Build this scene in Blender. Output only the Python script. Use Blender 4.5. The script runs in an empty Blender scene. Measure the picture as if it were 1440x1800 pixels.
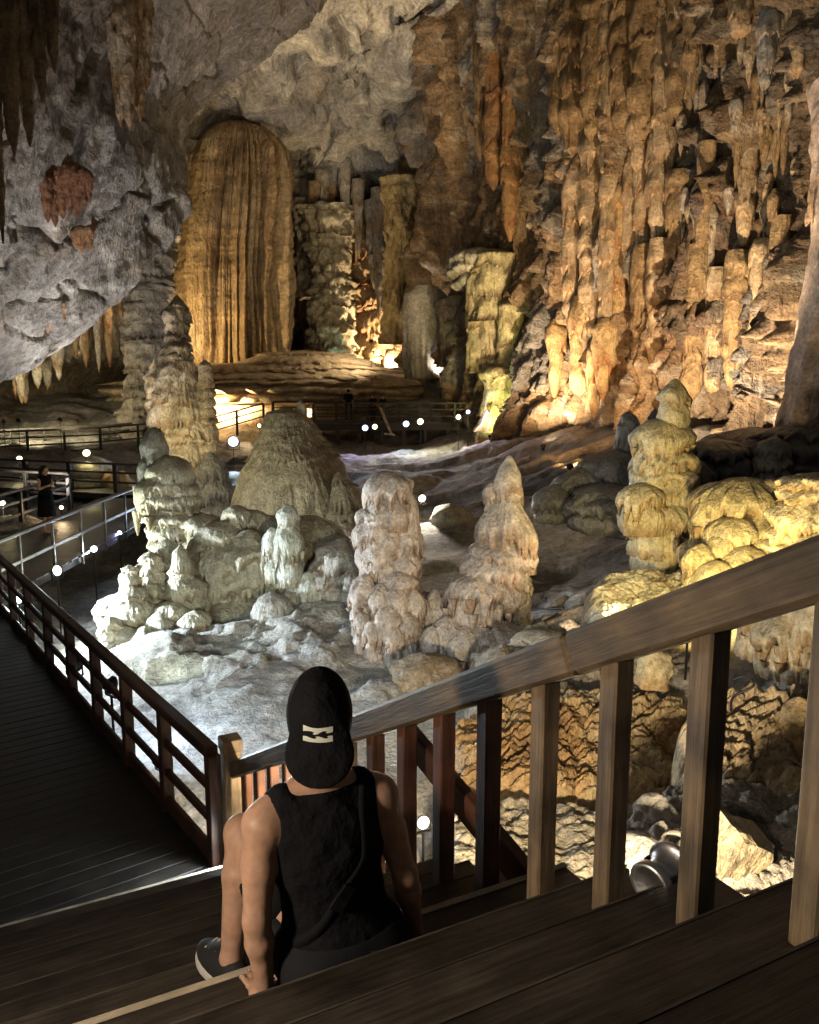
import bpy, bmesh, math, random
import numpy as np
from mathutils import Vector, Matrix
from mathutils.bvhtree import BVHTree

random.seed(4)
scene = bpy.context.scene
col = scene.collection
F32 = np.float32

# ------------------------------------------------------------------ camera, world, exposure
EYE = 3.75
PITCH = math.radians(9.0)
cam_d = bpy.data.cameras.new('camera')
cam = bpy.data.objects.new('camera', cam_d)
col.objects.link(cam)
cam.location = (0, 0, EYE)
cam.rotation_euler = (math.radians(90) - PITCH, 0, 0)
cam_d.sensor_fit = 'HORIZONTAL'
cam_d.sensor_width = 36.0
cam_d.lens = 36.0                      # width 1440 px at a focal length of 1440 px
cam_d.clip_start = 0.02
cam_d.clip_end = 400
scene.camera = cam

world = bpy.data.worlds.new('World')
scene.world = world
world.use_nodes = True
bg = world.node_tree.nodes['Background']
bg.inputs[0].default_value = (1.0, 0.93, 0.85, 1)
bg.inputs[1].default_value = 0.014
scene.view_settings.view_transform = 'Standard'
scene.view_settings.look = 'None'
scene.view_settings.exposure = 1.3
scene.view_settings.gamma = 1.0
scene.cycles.use_denoising = True
scene.cycles.max_bounces = 5
scene.cycles.diffuse_bounces = 3
scene.cycles.glossy_bounces = 2
scene.cycles.transmission_bounces = 4
scene.cycles.sample_clamp_indirect = 4.0
scene.cycles.use_light_tree = True
LIGHT_GAIN = 1.0

CP, SP = math.cos(PITCH), math.sin(PITCH)
def ray(px, py):
    x = (px - 720) / 1440; y = (900 - py) / 1440
    return np.array([x, CP + SP * y, CP * y - SP])
def atY(px, py, Y):
    d = ray(px, py); return d * (Y / d[1]) + np.array([0, 0, EYE])
def onz(px, py, z):
    d = ray(px, py); return d * ((z - EYE) / d[2]) + np.array([0, 0, EYE])

# ------------------------------------------------------------------ noise
_rng = np.random.default_rng(11)
PERM = _rng.permutation(256).astype(np.int32)
PERM = np.concatenate([PERM, PERM])
GRAD = _rng.normal(size=(256, 3)); GRAD = (GRAD / np.linalg.norm(GRAD, axis=1)[:, None]).astype(F32)
def pn(x, y, z):
    x = np.asarray(x, F32); y = np.asarray(y, F32); z = np.asarray(z, F32)
    x, y, z = np.broadcast_arrays(x, y, z)
    xf = np.floor(x); yf = np.floor(y); zf = np.floor(z)
    xi = xf.astype(np.int32) & 255; yi = yf.astype(np.int32) & 255; zi = zf.astype(np.int32) & 255
    a = x - xf; b = y - yf; c = z - zf
    u = a * a * a * (a * (a * 6 - 15) + 10); v = b * b * b * (b * (b * 6 - 15) + 10); w = c * c * c * (c * (c * 6 - 15) + 10)
    out = 0
    for dx in (0, 1):
        px = PERM[(xi + dx) & 255]
        ux = u if dx else 1 - u
        for dy in (0, 1):
            pxy = PERM[(px + yi + dy) & 255]
            uxy = ux * (v if dy else 1 - v)
            for dz in (0, 1):
                g = GRAD[PERM[(pxy + zi + dz) & 255]]
                d = g[..., 0] * (a - dx) + g[..., 1] * (b - dy) + g[..., 2] * (c - dz)
                out = out + d * uxy * (w if dz else 1 - w)
    return out * 1.5
def fbm(x, y, z, f=1.0, o=4, gain=0.5, ridged=False):
    s = 0; a = 1.0; t = 0
    for i in range(o):
        n = pn(x * f + 17.3 * i, y * f - 9.1 * i, z * f + 4.7 * i)
        if ridged: n = 1 - 2 * np.abs(n)
        s = s + a * n; t += a; a *= gain; f *= 2.07
    return s / t
def hsh(i, j=0, k=0):
    i = np.asarray(i).astype(np.int64); j = np.asarray(j).astype(np.int64)
    h = (i * 73856093) ^ (j * 19349663) ^ (int(k) * 83492791)
    h = (h ^ (h >> 13)) * 1274126177
    h = (h ^ (h >> 16)) & 0xffff
    return (h / 65535.0).astype(F32)
def sstep(a, b, x):
    t = np.clip((x - a) / (b - a), 0, 1); return t * t * (3 - 2 * t)
def mix(a, b, t):
    return a + (b - a) * t
def drips(s, z, w, H, k=0):
    """hanging tongues of flowstone on a wall: s along the wall, z up"""
    s = s + w * 0.3 * pn(s / w * 0.5, z / H * 0.8, 3.3 + k)
    i = np.floor(s / w); a = (s / w - i) * 2 - 1
    Hi = H * (0.55 + 0.9 * hsh(i, 7, k)); q = z / Hi + 9 * hsh(i, 3, k)
    j = np.floor(q); t = q - j
    rr = hsh(i, j, k + 5)
    wid = np.clip(t / 0.3, 1e-3, 1) ** 0.55 * (0.65 + 0.4 * rr)
    body = np.sqrt(np.clip(1 - (a / wid) ** 2, 0, 1))
    return (0.15 + 0.85 * rr) * body * (1 - sstep(0.25, 1.0, t))
def cells(x, y, z, f, k=0):
    """rounded bumps (Worley)"""
    x = x * f; y = y * f; z = z * f
    xi = np.floor(x); yi = np.floor(y); zi = np.floor(z)
    best = np.full(x.shape, 9.0, F32)
    for dx in (-1, 0, 1):
        for dy in (-1, 0, 1):
            for dz in (-1, 0, 1):
                cx = xi + dx; cy = yi + dy; cz = zi + dz
                key = cx * 157 + cz * 3119
                d = (cx + hsh(key, cy, k) - x) ** 2 + (cy + hsh(key, cy, k + 1) - y) ** 2 + (cz + hsh(key, cy, k + 2) - z) ** 2
                np.minimum(best, d, out=best)
    return np.sqrt(np.clip(1 - best, 0, 1))

# ------------------------------------------------------------------ materials
def new_mat(name):
    m = bpy.data.materials.new(name); m.use_nodes = True
    nt = m.node_tree; b = nt.nodes['Principled BSDF']
    return m, nt, b
def rock_mat(name, rough=0.75, bump=0.05, grain=1.0, spec=0.35, streak=0.5):
    m, nt, b = new_mat(name); N = nt.nodes; L = nt.links
    att = N.new('ShaderNodeAttribute'); att.attribute_name = 'tint'
    geo = N.new('ShaderNodeNewGeometry')
    n1 = N.new('ShaderNodeTexNoise'); n1.inputs['Scale'].default_value = 1.7 * grain; n1.inputs['Detail'].default_value = 7; n1.inputs['Roughness'].default_value = 0.68
    n2 = N.new('ShaderNodeTexNoise'); n2.inputs['Scale'].default_value = 9 * grain; n2.inputs['Detail'].default_value = 5; n2.inputs['Roughness'].default_value = 0.7
    L.new(geo.outputs['Position'], n1.inputs['Vector']); L.new(geo.outputs['Position'], n2.inputs['Vector'])
    r1 = N.new('ShaderNodeMapRange'); r1.inputs[1].default_value = 0.25; r1.inputs[2].default_value = 0.75; r1.inputs[3].default_value = 0.38; r1.inputs[4].default_value = 1.45
    L.new(n1.outputs['Fac'], r1.inputs[0])
    r2 = N.new('ShaderNodeMapRange'); r2.inputs[1].default_value = 0.3; r2.inputs[2].default_value = 0.7; r2.inputs[3].default_value = 0.55; r2.inputs[4].default_value = 1.3
    L.new(n2.outputs['Fac'], r2.inputs[0])
    mu = N.new('ShaderNodeMath'); mu.operation = 'MULTIPLY'; L.new(r1.outputs[0], mu.inputs[0]); L.new(r2.outputs[0], mu.inputs[1])
    vm = N.new('ShaderNodeVectorMath'); vm.operation = 'SCALE'; L.new(att.outputs['Color'], vm.inputs[0]); L.new(mu.outputs[0], vm.inputs['Scale'])
    L.new(vm.outputs[0], b.inputs['Base Color'])
    ad = N.new('ShaderNodeMath'); ad.operation = 'MULTIPLY_ADD'; ad.inputs[1].default_value = 0.35; L.new(n2.outputs['Fac'], ad.inputs[0]); L.new(n1.outputs['Fac'], ad.inputs[2])
    mp = N.new('ShaderNodeMapping'); mp.inputs['Scale'].default_value = (1, 1, 0.14); L.new(geo.outputs['Position'], mp.inputs[0])
    n3 = N.new('ShaderNodeTexNoise'); n3.inputs['Scale'].default_value = 7 * grain; n3.inputs['Detail'].default_value = 4; L.new(mp.outputs[0], n3.inputs['Vector'])
    a2 = N.new('ShaderNodeMath'); a2.operation = 'MULTIPLY_ADD'; a2.inputs[1].default_value = streak; L.new(n3.outputs['Fac'], a2.inputs[0]); L.new(ad.outputs[0], a2.inputs[2])
    bp = N.new('ShaderNodeBump'); bp.inputs['Strength'].default_value = 1.0; bp.inputs['Distance'].default_value = bump
    L.new(a2.outputs[0], bp.inputs['Height']); L.new(bp.outputs[0], b.inputs['Normal'])
    b.inputs['Roughness'].default_value = rough
    b.inputs['Specular IOR Level'].default_value = spec
    return m
M = {}
M['rock_far'] = rock_mat('limestone_far', 0.8, 0.5, 0.55)
M['rock_mid'] = rock_mat('limestone', 0.7, 0.16, 1.3)
M['calcite'] = rock_mat('wet_calcite', 0.45, 0.075, 2.4, 0.5, 0.7)
M['ground'] = rock_mat('cave_ground', 0.85, 0.11, 2.2, 0.25, 0.0)

def wood_mat(name, c1, c2, rough=0.55, bump=0.004):
    m, nt, b = new_mat(name); N = nt.nodes; L = nt.links
    tc = N.new('ShaderNodeTexCoord'); oi = N.new('ShaderNodeObjectInfo')
    ml = N.new('ShaderNodeMath'); ml.operation = 'MULTIPLY'; ml.inputs[1].default_value = 40; L.new(oi.outputs['Random'], ml.inputs[0])
    av = N.new('ShaderNodeVectorMath'); av.operation = 'ADD'; L.new(tc.outputs['Object'], av.inputs[0]); L.new(ml.outputs[0], av.inputs[1])
    mp = N.new('ShaderNodeMapping'); mp.inputs['Scale'].default_value = (1.5, 30, 30); L.new(av.outputs[0], mp.inputs[0])
    n1 = N.new('ShaderNodeTexNoise'); n1.inputs['Scale'].default_value = 2.2; n1.inputs['Detail'].default_value = 9; n1.inputs['Roughness'].default_value = 0.72
    L.new(mp.outputs[0], n1.inputs['Vector'])
    n2 = N.new('ShaderNodeTexNoise'); n2.inputs['Scale'].default_value = 5; n2.inputs['Detail'].default_value = 5; L.new(av.outputs[0], n2.inputs['Vector'])
    cr = N.new('ShaderNodeValToRGB'); cr.color_ramp.elements[0].position = 0.3; cr.color_ramp.elements[1].position = 0.72
    cr.color_ramp.elements[0].color = (*c1, 1); cr.color_ramp.elements[1].color = (*c2, 1); L.new(n1.outputs['Fac'], cr.inputs[0])
    mr = N.new('ShaderNodeMapRange'); mr.inputs[1].default_value = 0.3; mr.inputs[2].default_value = 0.7; mr.inputs[3].default_value = 0.42; mr.inputs[4].default_value = 1.35
    L.new(n2.outputs['Fac'], mr.inputs[0])
    rr = N.new('ShaderNodeMapRange'); rr.inputs[3].default_value = 0.75; rr.inputs[4].default_value = 1.25; L.new(oi.outputs['Random'], rr.inputs[0])
    m2 = N.new('ShaderNodeMath'); m2.operation = 'MULTIPLY'; L.new(mr.outputs[0], m2.inputs[0]); L.new(rr.outputs[0], m2.inputs[1])
    vm = N.new('ShaderNodeVectorMath'); vm.operation = 'SCALE'; L.new(cr.outputs[0], vm.inputs[0]); L.new(m2.outputs[0], vm.inputs['Scale'])
    L.new(vm.outputs[0], b.inputs['Base Color'])
    bp = N.new('ShaderNodeBump'); bp.inputs['Distance'].default_value = bump; L.new(n1.outputs['Fac'], bp.inputs['Height']); L.new(bp.outputs[0], b.inputs['Normal'])
    r3 = N.new('ShaderNodeMapRange'); r3.inputs[3].default_value = rough - 0.15; r3.inputs[4].default_value = rough + 0.2; L.new(n2.outputs['Fac'], r3.inputs[0])
    L.new(r3.outputs[0], b.inputs['Roughness'])
    return m
M['rail_wood'] = wood_mat('handrail_wood', (0.085, 0.055, 0.03), (0.29, 0.205, 0.115))
M['red_wood'] = wood_mat('red_stained_wood', (0.032, 0.014, 0.009), (0.105, 0.045, 0.026))
M['dark_wood'] = wood_mat('dark_deck_wood', (0.009, 0.0075, 0.006), (0.036, 0.029, 0.022), 0.5)
M['tread_wood'] = wood_mat('tread_wood', (0.014, 0.011, 0.009), (0.078, 0.062, 0.047), 0.42)
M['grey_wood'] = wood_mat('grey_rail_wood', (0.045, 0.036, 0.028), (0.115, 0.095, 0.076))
M['baluster_red'] = wood_mat('baluster_red_wood', (0.085, 0.032, 0.017), (0.21, 0.085, 0.045))
M['pale_wood'] = wood_mat('pale_worn_lit_wood', (0.34, 0.28, 0.20), (0.52, 0.45, 0.34))  # worn wood, kept pale to carry lamplight on nosings and far treads
def plain(name, c, rough=0.6, metal=0.0, nscale=60, bump=0.0, spec=0.5, var=0.25):
    m, nt, b = new_mat(name); N = nt.nodes; L = nt.links
    tc = N.new('ShaderNodeTexCoord'); n = N.new('ShaderNodeTexNoise'); n.inputs['Scale'].default_value = nscale; n.inputs['Detail'].default_value = 4
    L.new(tc.outputs['Object'], n.inputs['Vector'])
    r = N.new('ShaderNodeMapRange'); r.inputs[1].default_value = 0.3; r.inputs[2].default_value = 0.7; r.inputs[3].default_value = 1 - var; r.inputs[4].default_value = 1 + var
    L.new(n.outputs['Fac'], r.inputs[0])
    vm = N.new('ShaderNodeVectorMath'); vm.operation = 'SCALE'; vm.inputs[0].default_value = c; L.new(r.outputs[0], vm.inputs['Scale'])
    L.new(vm.outputs[0], b.inputs['Base Color'])
    b.inputs['Roughness'].default_value = rough; b.inputs['Metallic'].default_value = metal; b.inputs['Specular IOR Level'].default_value = spec
    if bump:
        bp = N.new('ShaderNodeBump'); bp.inputs['Distance'].default_value = bump; L.new(n.outputs['Fac'], bp.inputs['Height']); L.new(bp.outputs[0], b.inputs['Normal'])
    return m
M['skin'] = plain('skin', (0.47, 0.28, 0.19), 0.48, 0, 30, 0.002, 0.4, 0.16)
bs = M['skin'].node_tree.nodes['Principled BSDF']; bs.inputs['Subsurface Weight'].default_value = 0.12; bs.inputs['Subsurface Radius'].default_value = (0.012, 0.005, 0.003); bs.inputs['Subsurface Scale'].default_value = 1.0
M['black_cloth'] = plain('black_cotton', (0.008, 0.008, 0.010), 0.9, 0, 11, 0.03, 0.15)
M['denim'] = plain('dark_denim', (0.011, 0.012, 0.016), 0.85, 0, 300, 0.001, 0.25, 0.4)
M['strap'] = plain('nylon_webbing', (0.006, 0.006, 0.007), 0.85, 0, 250, 0.0006, 0.2)
M['logo'] = plain('off_white_print', (0.66, 0.68, 0.58), 0.7, 0, 200, 0, 0.3, 0.05)
M['canvas'] = plain('black_canvas', (0.013, 0.013, 0.014), 0.8, 0, 220, 0.0008)
M['rubber'] = plain('white_rubber', (0.55, 0.53, 0.48), 0.6, 0, 40, 0, 0.4, 0.1)
M['hair'] = plain('dark_hair', (0.012, 0.008, 0.006), 0.5, 0, 90, 0.002)
M['steel'] = plain('brushed_steel', (0.82, 0.82, 0.83), 0.36, 1.0, 30, 0.0006, 0.5, 0.1)
M['black_metal'] = plain('black_metal', (0.02, 0.02, 0.02), 0.45, 0.6, 40)
M['cable'] = plain('black_cable', (0.012, 0.012, 0.012), 0.5)
M['phone'] = plain('phone_black', (0.01, 0.01, 0.012), 0.2)
def emit(name, c, s):
    m = bpy.data.materials.new(name); m.use_nodes = True; nt = m.node_tree; nt.nodes.remove(nt.nodes['Principled BSDF'])
    e = nt.nodes.new('ShaderNodeEmission'); e.inputs[0].default_value = (*c, 1); e.inputs[1].default_value = s
    nt.links.new(e.outputs[0], nt.nodes['Material Output'].inputs[0]); return m
WHITE = (0.80, 0.92, 1.0); COOL = (0.62, 0.80, 1.0); WARM = (1.0, 0.72, 0.40); ORANGE = (1.0, 0.52, 0.18); YELLOW = (1.0, 0.83, 0.42); YGREEN = (0.90, 1.0, 0.35); GREEN = (0.72, 1.0, 0.72); BLUE = (0.45, 0.45, 1.0); NEUTRAL = (1.0, 0.88, 0.72)
g, nt, b_ = new_mat('clear_glass'); b_.inputs['Transmission Weight'].default_value = 1.0; b_.inputs['Roughness'].default_value = 0.02; b_.inputs['IOR'].default_value = 1.45
M['glass'] = g

# ------------------------------------------------------------------ object helpers
def tag(o, label=None, cat=None, group=None, kind=None):
    if label: o['label'] = label
    if cat: o['category'] = cat
    if group: o['group'] = group
    if kind: o['kind'] = kind
    return o
def thing(name, label, cat, loc, group=None):
    o = bpy.data.objects.new(name, None); col.objects.link(o); o.location = loc; o.empty_display_size = 0.2
    return tag(o, label, cat, group)
def mesh_np(name, V, Q, mat, parent=None, tint=None, smooth=True):
    """V (n,3) world coordinates, Q (m,4|3) faces"""
    V = np.asarray(V, np.float64).reshape(-1, 3)
    off = np.array(parent.location) if parent is not None else np.zeros(3)
    if parent is not None and parent.parent is not None: off = off + np.array(parent.parent.location)
    if parent is None: off = V.mean(0); off[2] = V[:, 2].min()
    me = bpy.data.meshes.new(name)
    Q = np.asarray(Q, np.int32); k = Q.shape[1]
    me.vertices.add(len(V)); me.vertices.foreach_set('co', (V - off).astype(F32).ravel())
    me.loops.add(Q.size); me.loops.foreach_set('vertex_index', Q.ravel())
    me.polygons.add(len(Q)); me.polygons.foreach_set('loop_start', np.arange(0, Q.size, k, dtype=np.int32))
    me.update(calc_edges=True)
    if smooth: me.polygons.foreach_set('use_smooth', np.ones(len(Q), bool))
    if tint is not None:
        a = me.color_attributes.new('tint', 'FLOAT_COLOR', 'POINT')
        c = np.ones((len(V), 4), F32); c[:, :3] = tint.reshape(-1, 3); a.data.foreach_set('color', c.ravel())
    if mat is not None: me.materials.append(mat)
    o = bpy.data.objects.new(name, me); col.objects.link(o)
    if parent is not None: o.parent = parent
    else: o.location = off
    return o
def grid_quads(nv, nu, wrap=False, base=0):
    i = np.arange(nv - 1)[:, None]; j = np.arange(nu if wrap else nu - 1)[None, :]
    j2 = (j + 1) % nu
    return (np.stack([i * nu + j, i * nu + j2, (i + 1) * nu + j2, (i + 1) * nu + j], -1).reshape(-1, 4) + base)
def bm_obj(name, bm, mat, parent=None, smooth=False, loc=None, rot=None):
    me = bpy.data.meshes.new(name); bm.to_mesh(me); bm.free()
    if smooth: me.polygons.foreach_set('use_smooth', np.ones(len(me.polygons), bool))
    if mat is not None: me.materials.append(mat)
    o = bpy.data.objects.new(name, me); col.objects.link(o)
    if parent is not None: o.parent = parent
    if loc is not None: o.location = loc
    if rot is not None: o.rotation_euler = rot
    return o
_box = {}
def box_mesh(dims, mat, bev=0.006):
    key = (tuple(round(d, 3) for d in dims), mat.name, bev)
    if key in _box: return _box[key]
    bm = bmesh.new(); bmesh.ops.create_cube(bm, size=1.0)
    bmesh.ops.scale(bm, vec=dims, verts=bm.verts)
    if bev: bmesh.ops.bevel(bm, geom=bm.edges[:], offset=min(bev, min(dims) * 0.25), segments=1, affect='EDGES')
    me = bpy.data.meshes.new('beam'); bm.to_mesh(me); bm.free(); me.materials.append(mat)
    _box[key] = me; return me
def beam(name, a, b, w, h, mat, parent, up=(0, 0, 1), bev=0.006, label=None):
    """timber from a to b, w across, h along up"""
    a = Vector(a); b = Vector(b); x = (b - a); ln = x.length; x.normalize()
    y = Vector(up).cross(x)
    if y.length < 1e-4: y = Vector((0, 1, 0))
    y.normalize(); z = x.cross(y)
    o = bpy.data.objects.new(name, box_mesh((round(ln, 2) if ln > 0.5 else ln, w, h), mat, bev)); col.objects.link(o)
    mid = (a + b) / 2
    off = Vector((0, 0, 0))
    p = parent
    while p is not None: off += Vector(p.location); p = p.parent
    o.parent = parent
    o.matrix_basis = Matrix.Translation(mid - off) @ Matrix((x, y, z)).transposed().to_4x4()
    if label: o['label'] = label
    return o
def post(name, p, z0, z1, w, mat, parent, ang=0.0, d=None):
    c, s = math.cos(ang), math.sin(ang)
    return beam(name, (p[0], p[1], z0), (p[0], p[1], z1), w, d or w, mat, parent, up=(c, s, 0))

# ------------------------------------------------------------------ rock builders
def cat_rom(P, n, axis):
    P = np.moveaxis(np.asarray(P, float), axis, 0)
    m = P.shape[0]
    t = np.linspace(0, m - 1 - 1e-6, n); i = np.floor(t).astype(int); f = (t - i).reshape((-1,) + (1,) * (P.ndim - 1))
    g = lambda k: P[np.clip(i + k, 0, m - 1)]
    a, b, c, d = g(-1), g(0), g(1), g(2)
    R = 0.5 * (2 * b + (c - a) * f + (2 * a - 5 * b + 4 * c - d) * f * f + (3 * b - a - 3 * c + d) * f ** 3)
    return np.moveaxis(R, 0, axis)
def patch(ctrl, nv, nu):
    P = cat_rom(cat_rom(ctrl, nv, 0), nu, 1)
    return P
def normals(P):
    du = np.gradient(P, axis=1); dv = np.gradient(P, axis=0)
    n = np.cross(du, dv); n /= np.linalg.norm(n, axis=-1, keepdims=True) + 1e-9
    v = np.array([0, 0, EYE]) - P
    s = np.sign((n * v).sum(-1).mean())
    return n * (s if s else 1)
def arclen(P):
    d = np.linalg.norm(np.diff(P, axis=1), axis=-1); m = np.median(d, axis=0)
    return np.concatenate([[0], np.cumsum(m)])[None, :] + np.zeros(P.shape[:2])
def C(*c): return np.array(c, F32)
GREY = C(0.30, 0.28, 0.255); PALE = C(0.50, 0.475, 0.43); BUFF = C(0.44, 0.36, 0.26); OCHRE = C(0.40, 0.235, 0.095); RUST = C(0.30, 0.125, 0.05); BROWN = C(0.20, 0.125, 0.07); CREAM = C(0.60, 0.54, 0.44); UMBER = C(0.11, 0.08, 0.055); SLATE = C(0.175, 0.168, 0.165)
def blend(cols, ws):
    out = np.zeros(ws[0].shape + (3,), F32) + cols[0]
    for c, w in zip(cols[1:], ws[1:]): out = out + (c - out) * np.clip(w, 0, 1)[..., None]
    return out
def sheet(name, P, D, tint, mat, kind='structure', parent=None):
    Q = P + normals(P) * D[..., None]
    o = mesh_np(name, Q.reshape(-1, 3), grid_quads(P.shape[0], P.shape[1]), mat, parent, tint)
    if kind and parent is None: o['kind'] = kind
    return o, Q

def stal_geo(base, H, prof, seed=0, nt=120, nz=160, tiers=6, ov=0.25, fringe=0.25, fr_f=5.0, flute=0.03, fl_f=7.0, lump=0.08, lump_f=2.5, ell=(1, 1, 0), lean=((0, 0, 0), (1, 0, 0)), cap=True, skirt=0.25, groove=0.11, tier_z=None, bumps=0.0, bump_f=4.0, lump_o=3):
    """a formation turned round a wandering axis, its skin falling in overlapping tiers with dripping hems"""
    rs = np.random.default_rng(seed)
    ph = np.array([p[0] for p in prof]) * 1.0; pr = np.array([p[1] for p in prof])
    if tier_z is None:
        tz = np.linspace(1, 0, tiers + 1); tz[1:-1] += rs.uniform(-0.35, 0.35, tiers - 1) / tiers
    else: tz = np.array([1.0] + list(tier_z) + [0.0])
    K = len(tz) - 1
    # mesh density follows the size in view; finer on the side that faces the stairs
    dc = max(2.0, math.hypot(base[0], base[1])); r_px = 819 * pr.max() * max(ell[0], ell[1]) / dc; h_px = 819 * H / dc
    nt = int(np.clip(2 * np.pi * r_px / 2.6, 24, nt)); nz = int(np.clip(h_px / 1.7 + 5 * K, 16, nz))
    u_ = np.linspace(0, 2 * np.pi, nt, endpoint=False)[None, :]; f0 = math.atan2(-base[1], -base[0]) - ell[2]
    th = u_ - 0.5 * np.sin(u_ - f0); ct, st = np.cos(th), np.sin(th)
    s = np.linspace(0, K - 1e-5, nz); s = (s + 0.0)
    k = np.floor(s).astype(int)[:, None]; t = (s - np.floor(s))[:, None]
    sd = seed * 3.17
    def bound(kk):
        z = tz[np.clip(kk, 0, K)]
        wob = 0.35 / K * pn(ct * 1.3 + kk * 5.1, st * 1.3 + sd, kk * 2.7)
        return np.where((kk <= 0) | (kk >= K), z, z + wob)
    zt = bound(k); zb = bound(k + 1)
    fq = fr_f * 1.7
    drn = pn(ct * fq + k * 3.3, st * fq + sd, k * 1.9 + 0.5)
    dr = np.clip(drn * 1.5 + 0.35, 0, 1) ** 1.3
    gap = np.abs(zt - zb)
    zl = zb - np.where(k + 1 >= K, 0, 0.5 * fringe * dr * gap)
    tl = 0.82
    t1 = np.clip(t / tl, 0, 1); t2 = np.clip((t - tl) / (1 - tl), 0, 1)
    z = np.where(t < tl, zt + (zl - zt) * t1, zl + (zb - zl) * t2)
    tsz = 0.7 + 0.9 * hsh(k, 1, seed)
    o_ = ov * tsz
    shp = np.where(t < tl, np.sin(np.pi / 2 * np.clip(t1 / 0.62, 0, 1)) * (1 - 0.22 * sstep(0.7, 1.0, t1)), 0.78 * (1 - t2) ** 0.5)
    R = np.interp(z, ph, pr)
    tip = 1.0
    r = R * (1 - 0.5 * o_ + o_ * shp)
    zz = z * H
    lowt = np.where(t < tl, t1, 1 - t2)
    r = r + R * flute * 2.2 * pn(ct * fl_f, st * fl_f + sd, k * 2.3 + zz * 0.25) * (0.15 + 1.2 * lowt ** 2)
    r = r + R * groove * 1.5 * drn * lowt ** 4
    X = r * ct * ell[0]; Y = r * st * ell[1]
    lum = fbm(X + sd, Y, zz, lump_f, lump_o)
    r = r + lump * lum * np.clip(R / max(pr.max(), 1e-6) * 2, 0.15, 1)
    if bumps: r = r + bumps * cells(X + sd, Y + 3, zz, bump_f, seed) * np.clip(R / max(pr.max(), 1e-6) * 2, 0.1, 1)
    X = r * ct * ell[0]; Y = r * st * ell[1]
    if ell[2]:
        c_, s_ = math.cos(ell[2]), math.sin(ell[2]); X, Y = X * c_ - Y * s_, X * s_ + Y * c_
    lh = [l[0] for l in lean]
    X = X + np.interp(z, lh, [l[1] for l in lean]) + 0.25 * pr.mean() * pn(z * 3, 0.3, sd) * z
    Y = Y + np.interp(z, lh, [l[2] for l in lean])
    P = np.stack([base[0] + X, base[1] + Y, base[2] + zz - (1 - z) ** 6 * skirt], -1)
    # inherent colour: tier tops paler, stained hems
    wt = np.clip(0.5 + 0.8 * fbm(X + sd, Y, zz, 1.1, 3), 0, 1)
    hem = sstep(0.6, 0.95, lowt)
    lip = int(np.searchsorted(s, 0.80)) - 1
    return P.reshape(-1, 3), grid_quads(nz, nt, True), wt.ravel(), (hem + 0 * wt).ravel(), nz, nt, lip
def stal(name, label, cat, parts, cols, mat, parent=None, group=None, partname=None):
    """parts: list of kwargs dicts for stal_geo, merged into one skin of one formation"""
    Vs, Qs, Ts = [], [], []; n = 0
    for kw in parts:
        kw = dict(kw); cc = kw.pop('cols', cols)
        icl = kw.pop('icl', 0)
        V, Q, wt, hem, nz_, nt_, lip_ = stal_geo(**kw)
        Vs.append(V); Qs.append(Q + n); n += len(V)
        Ts.append(blend([cc[0], cc[1], cc[2]], [wt, wt, hem * 0.85 * np.clip(1.35 - wt, 0, 1)]))
        if icl:                                   # a fringe of little stalactites under the hem
            rs = np.random.default_rng(kw['seed'] + 900); L_ = V.reshape(nz_, nt_, 3)[lip_]; cen = L_.mean(0)
            st_ = 2 if nt_ < 70 else 3; idx = np.arange(0, nt_, st_); idx = idx[rs.random(len(idx)) < 0.85]
            p0 = L_[idx]; sp_ = np.linalg.norm(L_[(idx + st_) % nt_] - p0, axis=1)
            p0 = p0 + (cen - p0) * np.array([0.05, 0.05, 0]); p0[:, 2] += 0.25 * icl
            ln = icl * (0.35 + 1.5 * rs.random(len(idx)) ** 1.5); ra = np.minimum(sp_ * 0.42, icl * 0.5) * (0.6 + 0.6 * rs.random(len(idx)))
            a4 = np.arange(5) * 2 * np.pi / 5
            rings = []
            for fz_, fr_ in ((0.0, 1.0), (0.45, 0.72), (0.8, 0.4), (1.0, 0.08)):
                c_ = p0 - np.array([0, 0, 1.0]) * ((ln + 0.25 * icl) * fz_)[:, None]
                rings.append(c_[:, None] + (ra * fr_)[:, None, None] * np.stack([np.cos(a4), np.sin(a4), 0 * a4], -1)[None])
            R_ = np.stack(rings, 1); m_ = len(idx)                       # (m, 4, 5, 3)
            q0 = grid_quads(4, 5, True); Qi = (q0[None] + (np.arange(m_) * 20)[:, None, None]).reshape(-1, 4)
            Vs.append(R_.reshape(-1, 3)); Qs.append(Qi + n); n += m_ * 20
            w_ = np.repeat(np.clip(rs.random(m_), 0, 1), 20).astype(F32)
            Ts.append(blend([cc[2], cc[0]], [w_, w_]))
    o = mesh_np(name, np.concatenate(Vs), np.concatenate(Qs), mat, parent, np.concatenate(Ts))
    if label: tag(o, label, cat, group)
    return o
CONE = [(0, 1), (0.2, 0.8), (0.5, 0.55), (0.8, 0.3), (0.95, 0.14), (1, 0.0)]
def prof(*p): return [(a, b) for a, b in p]

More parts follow.
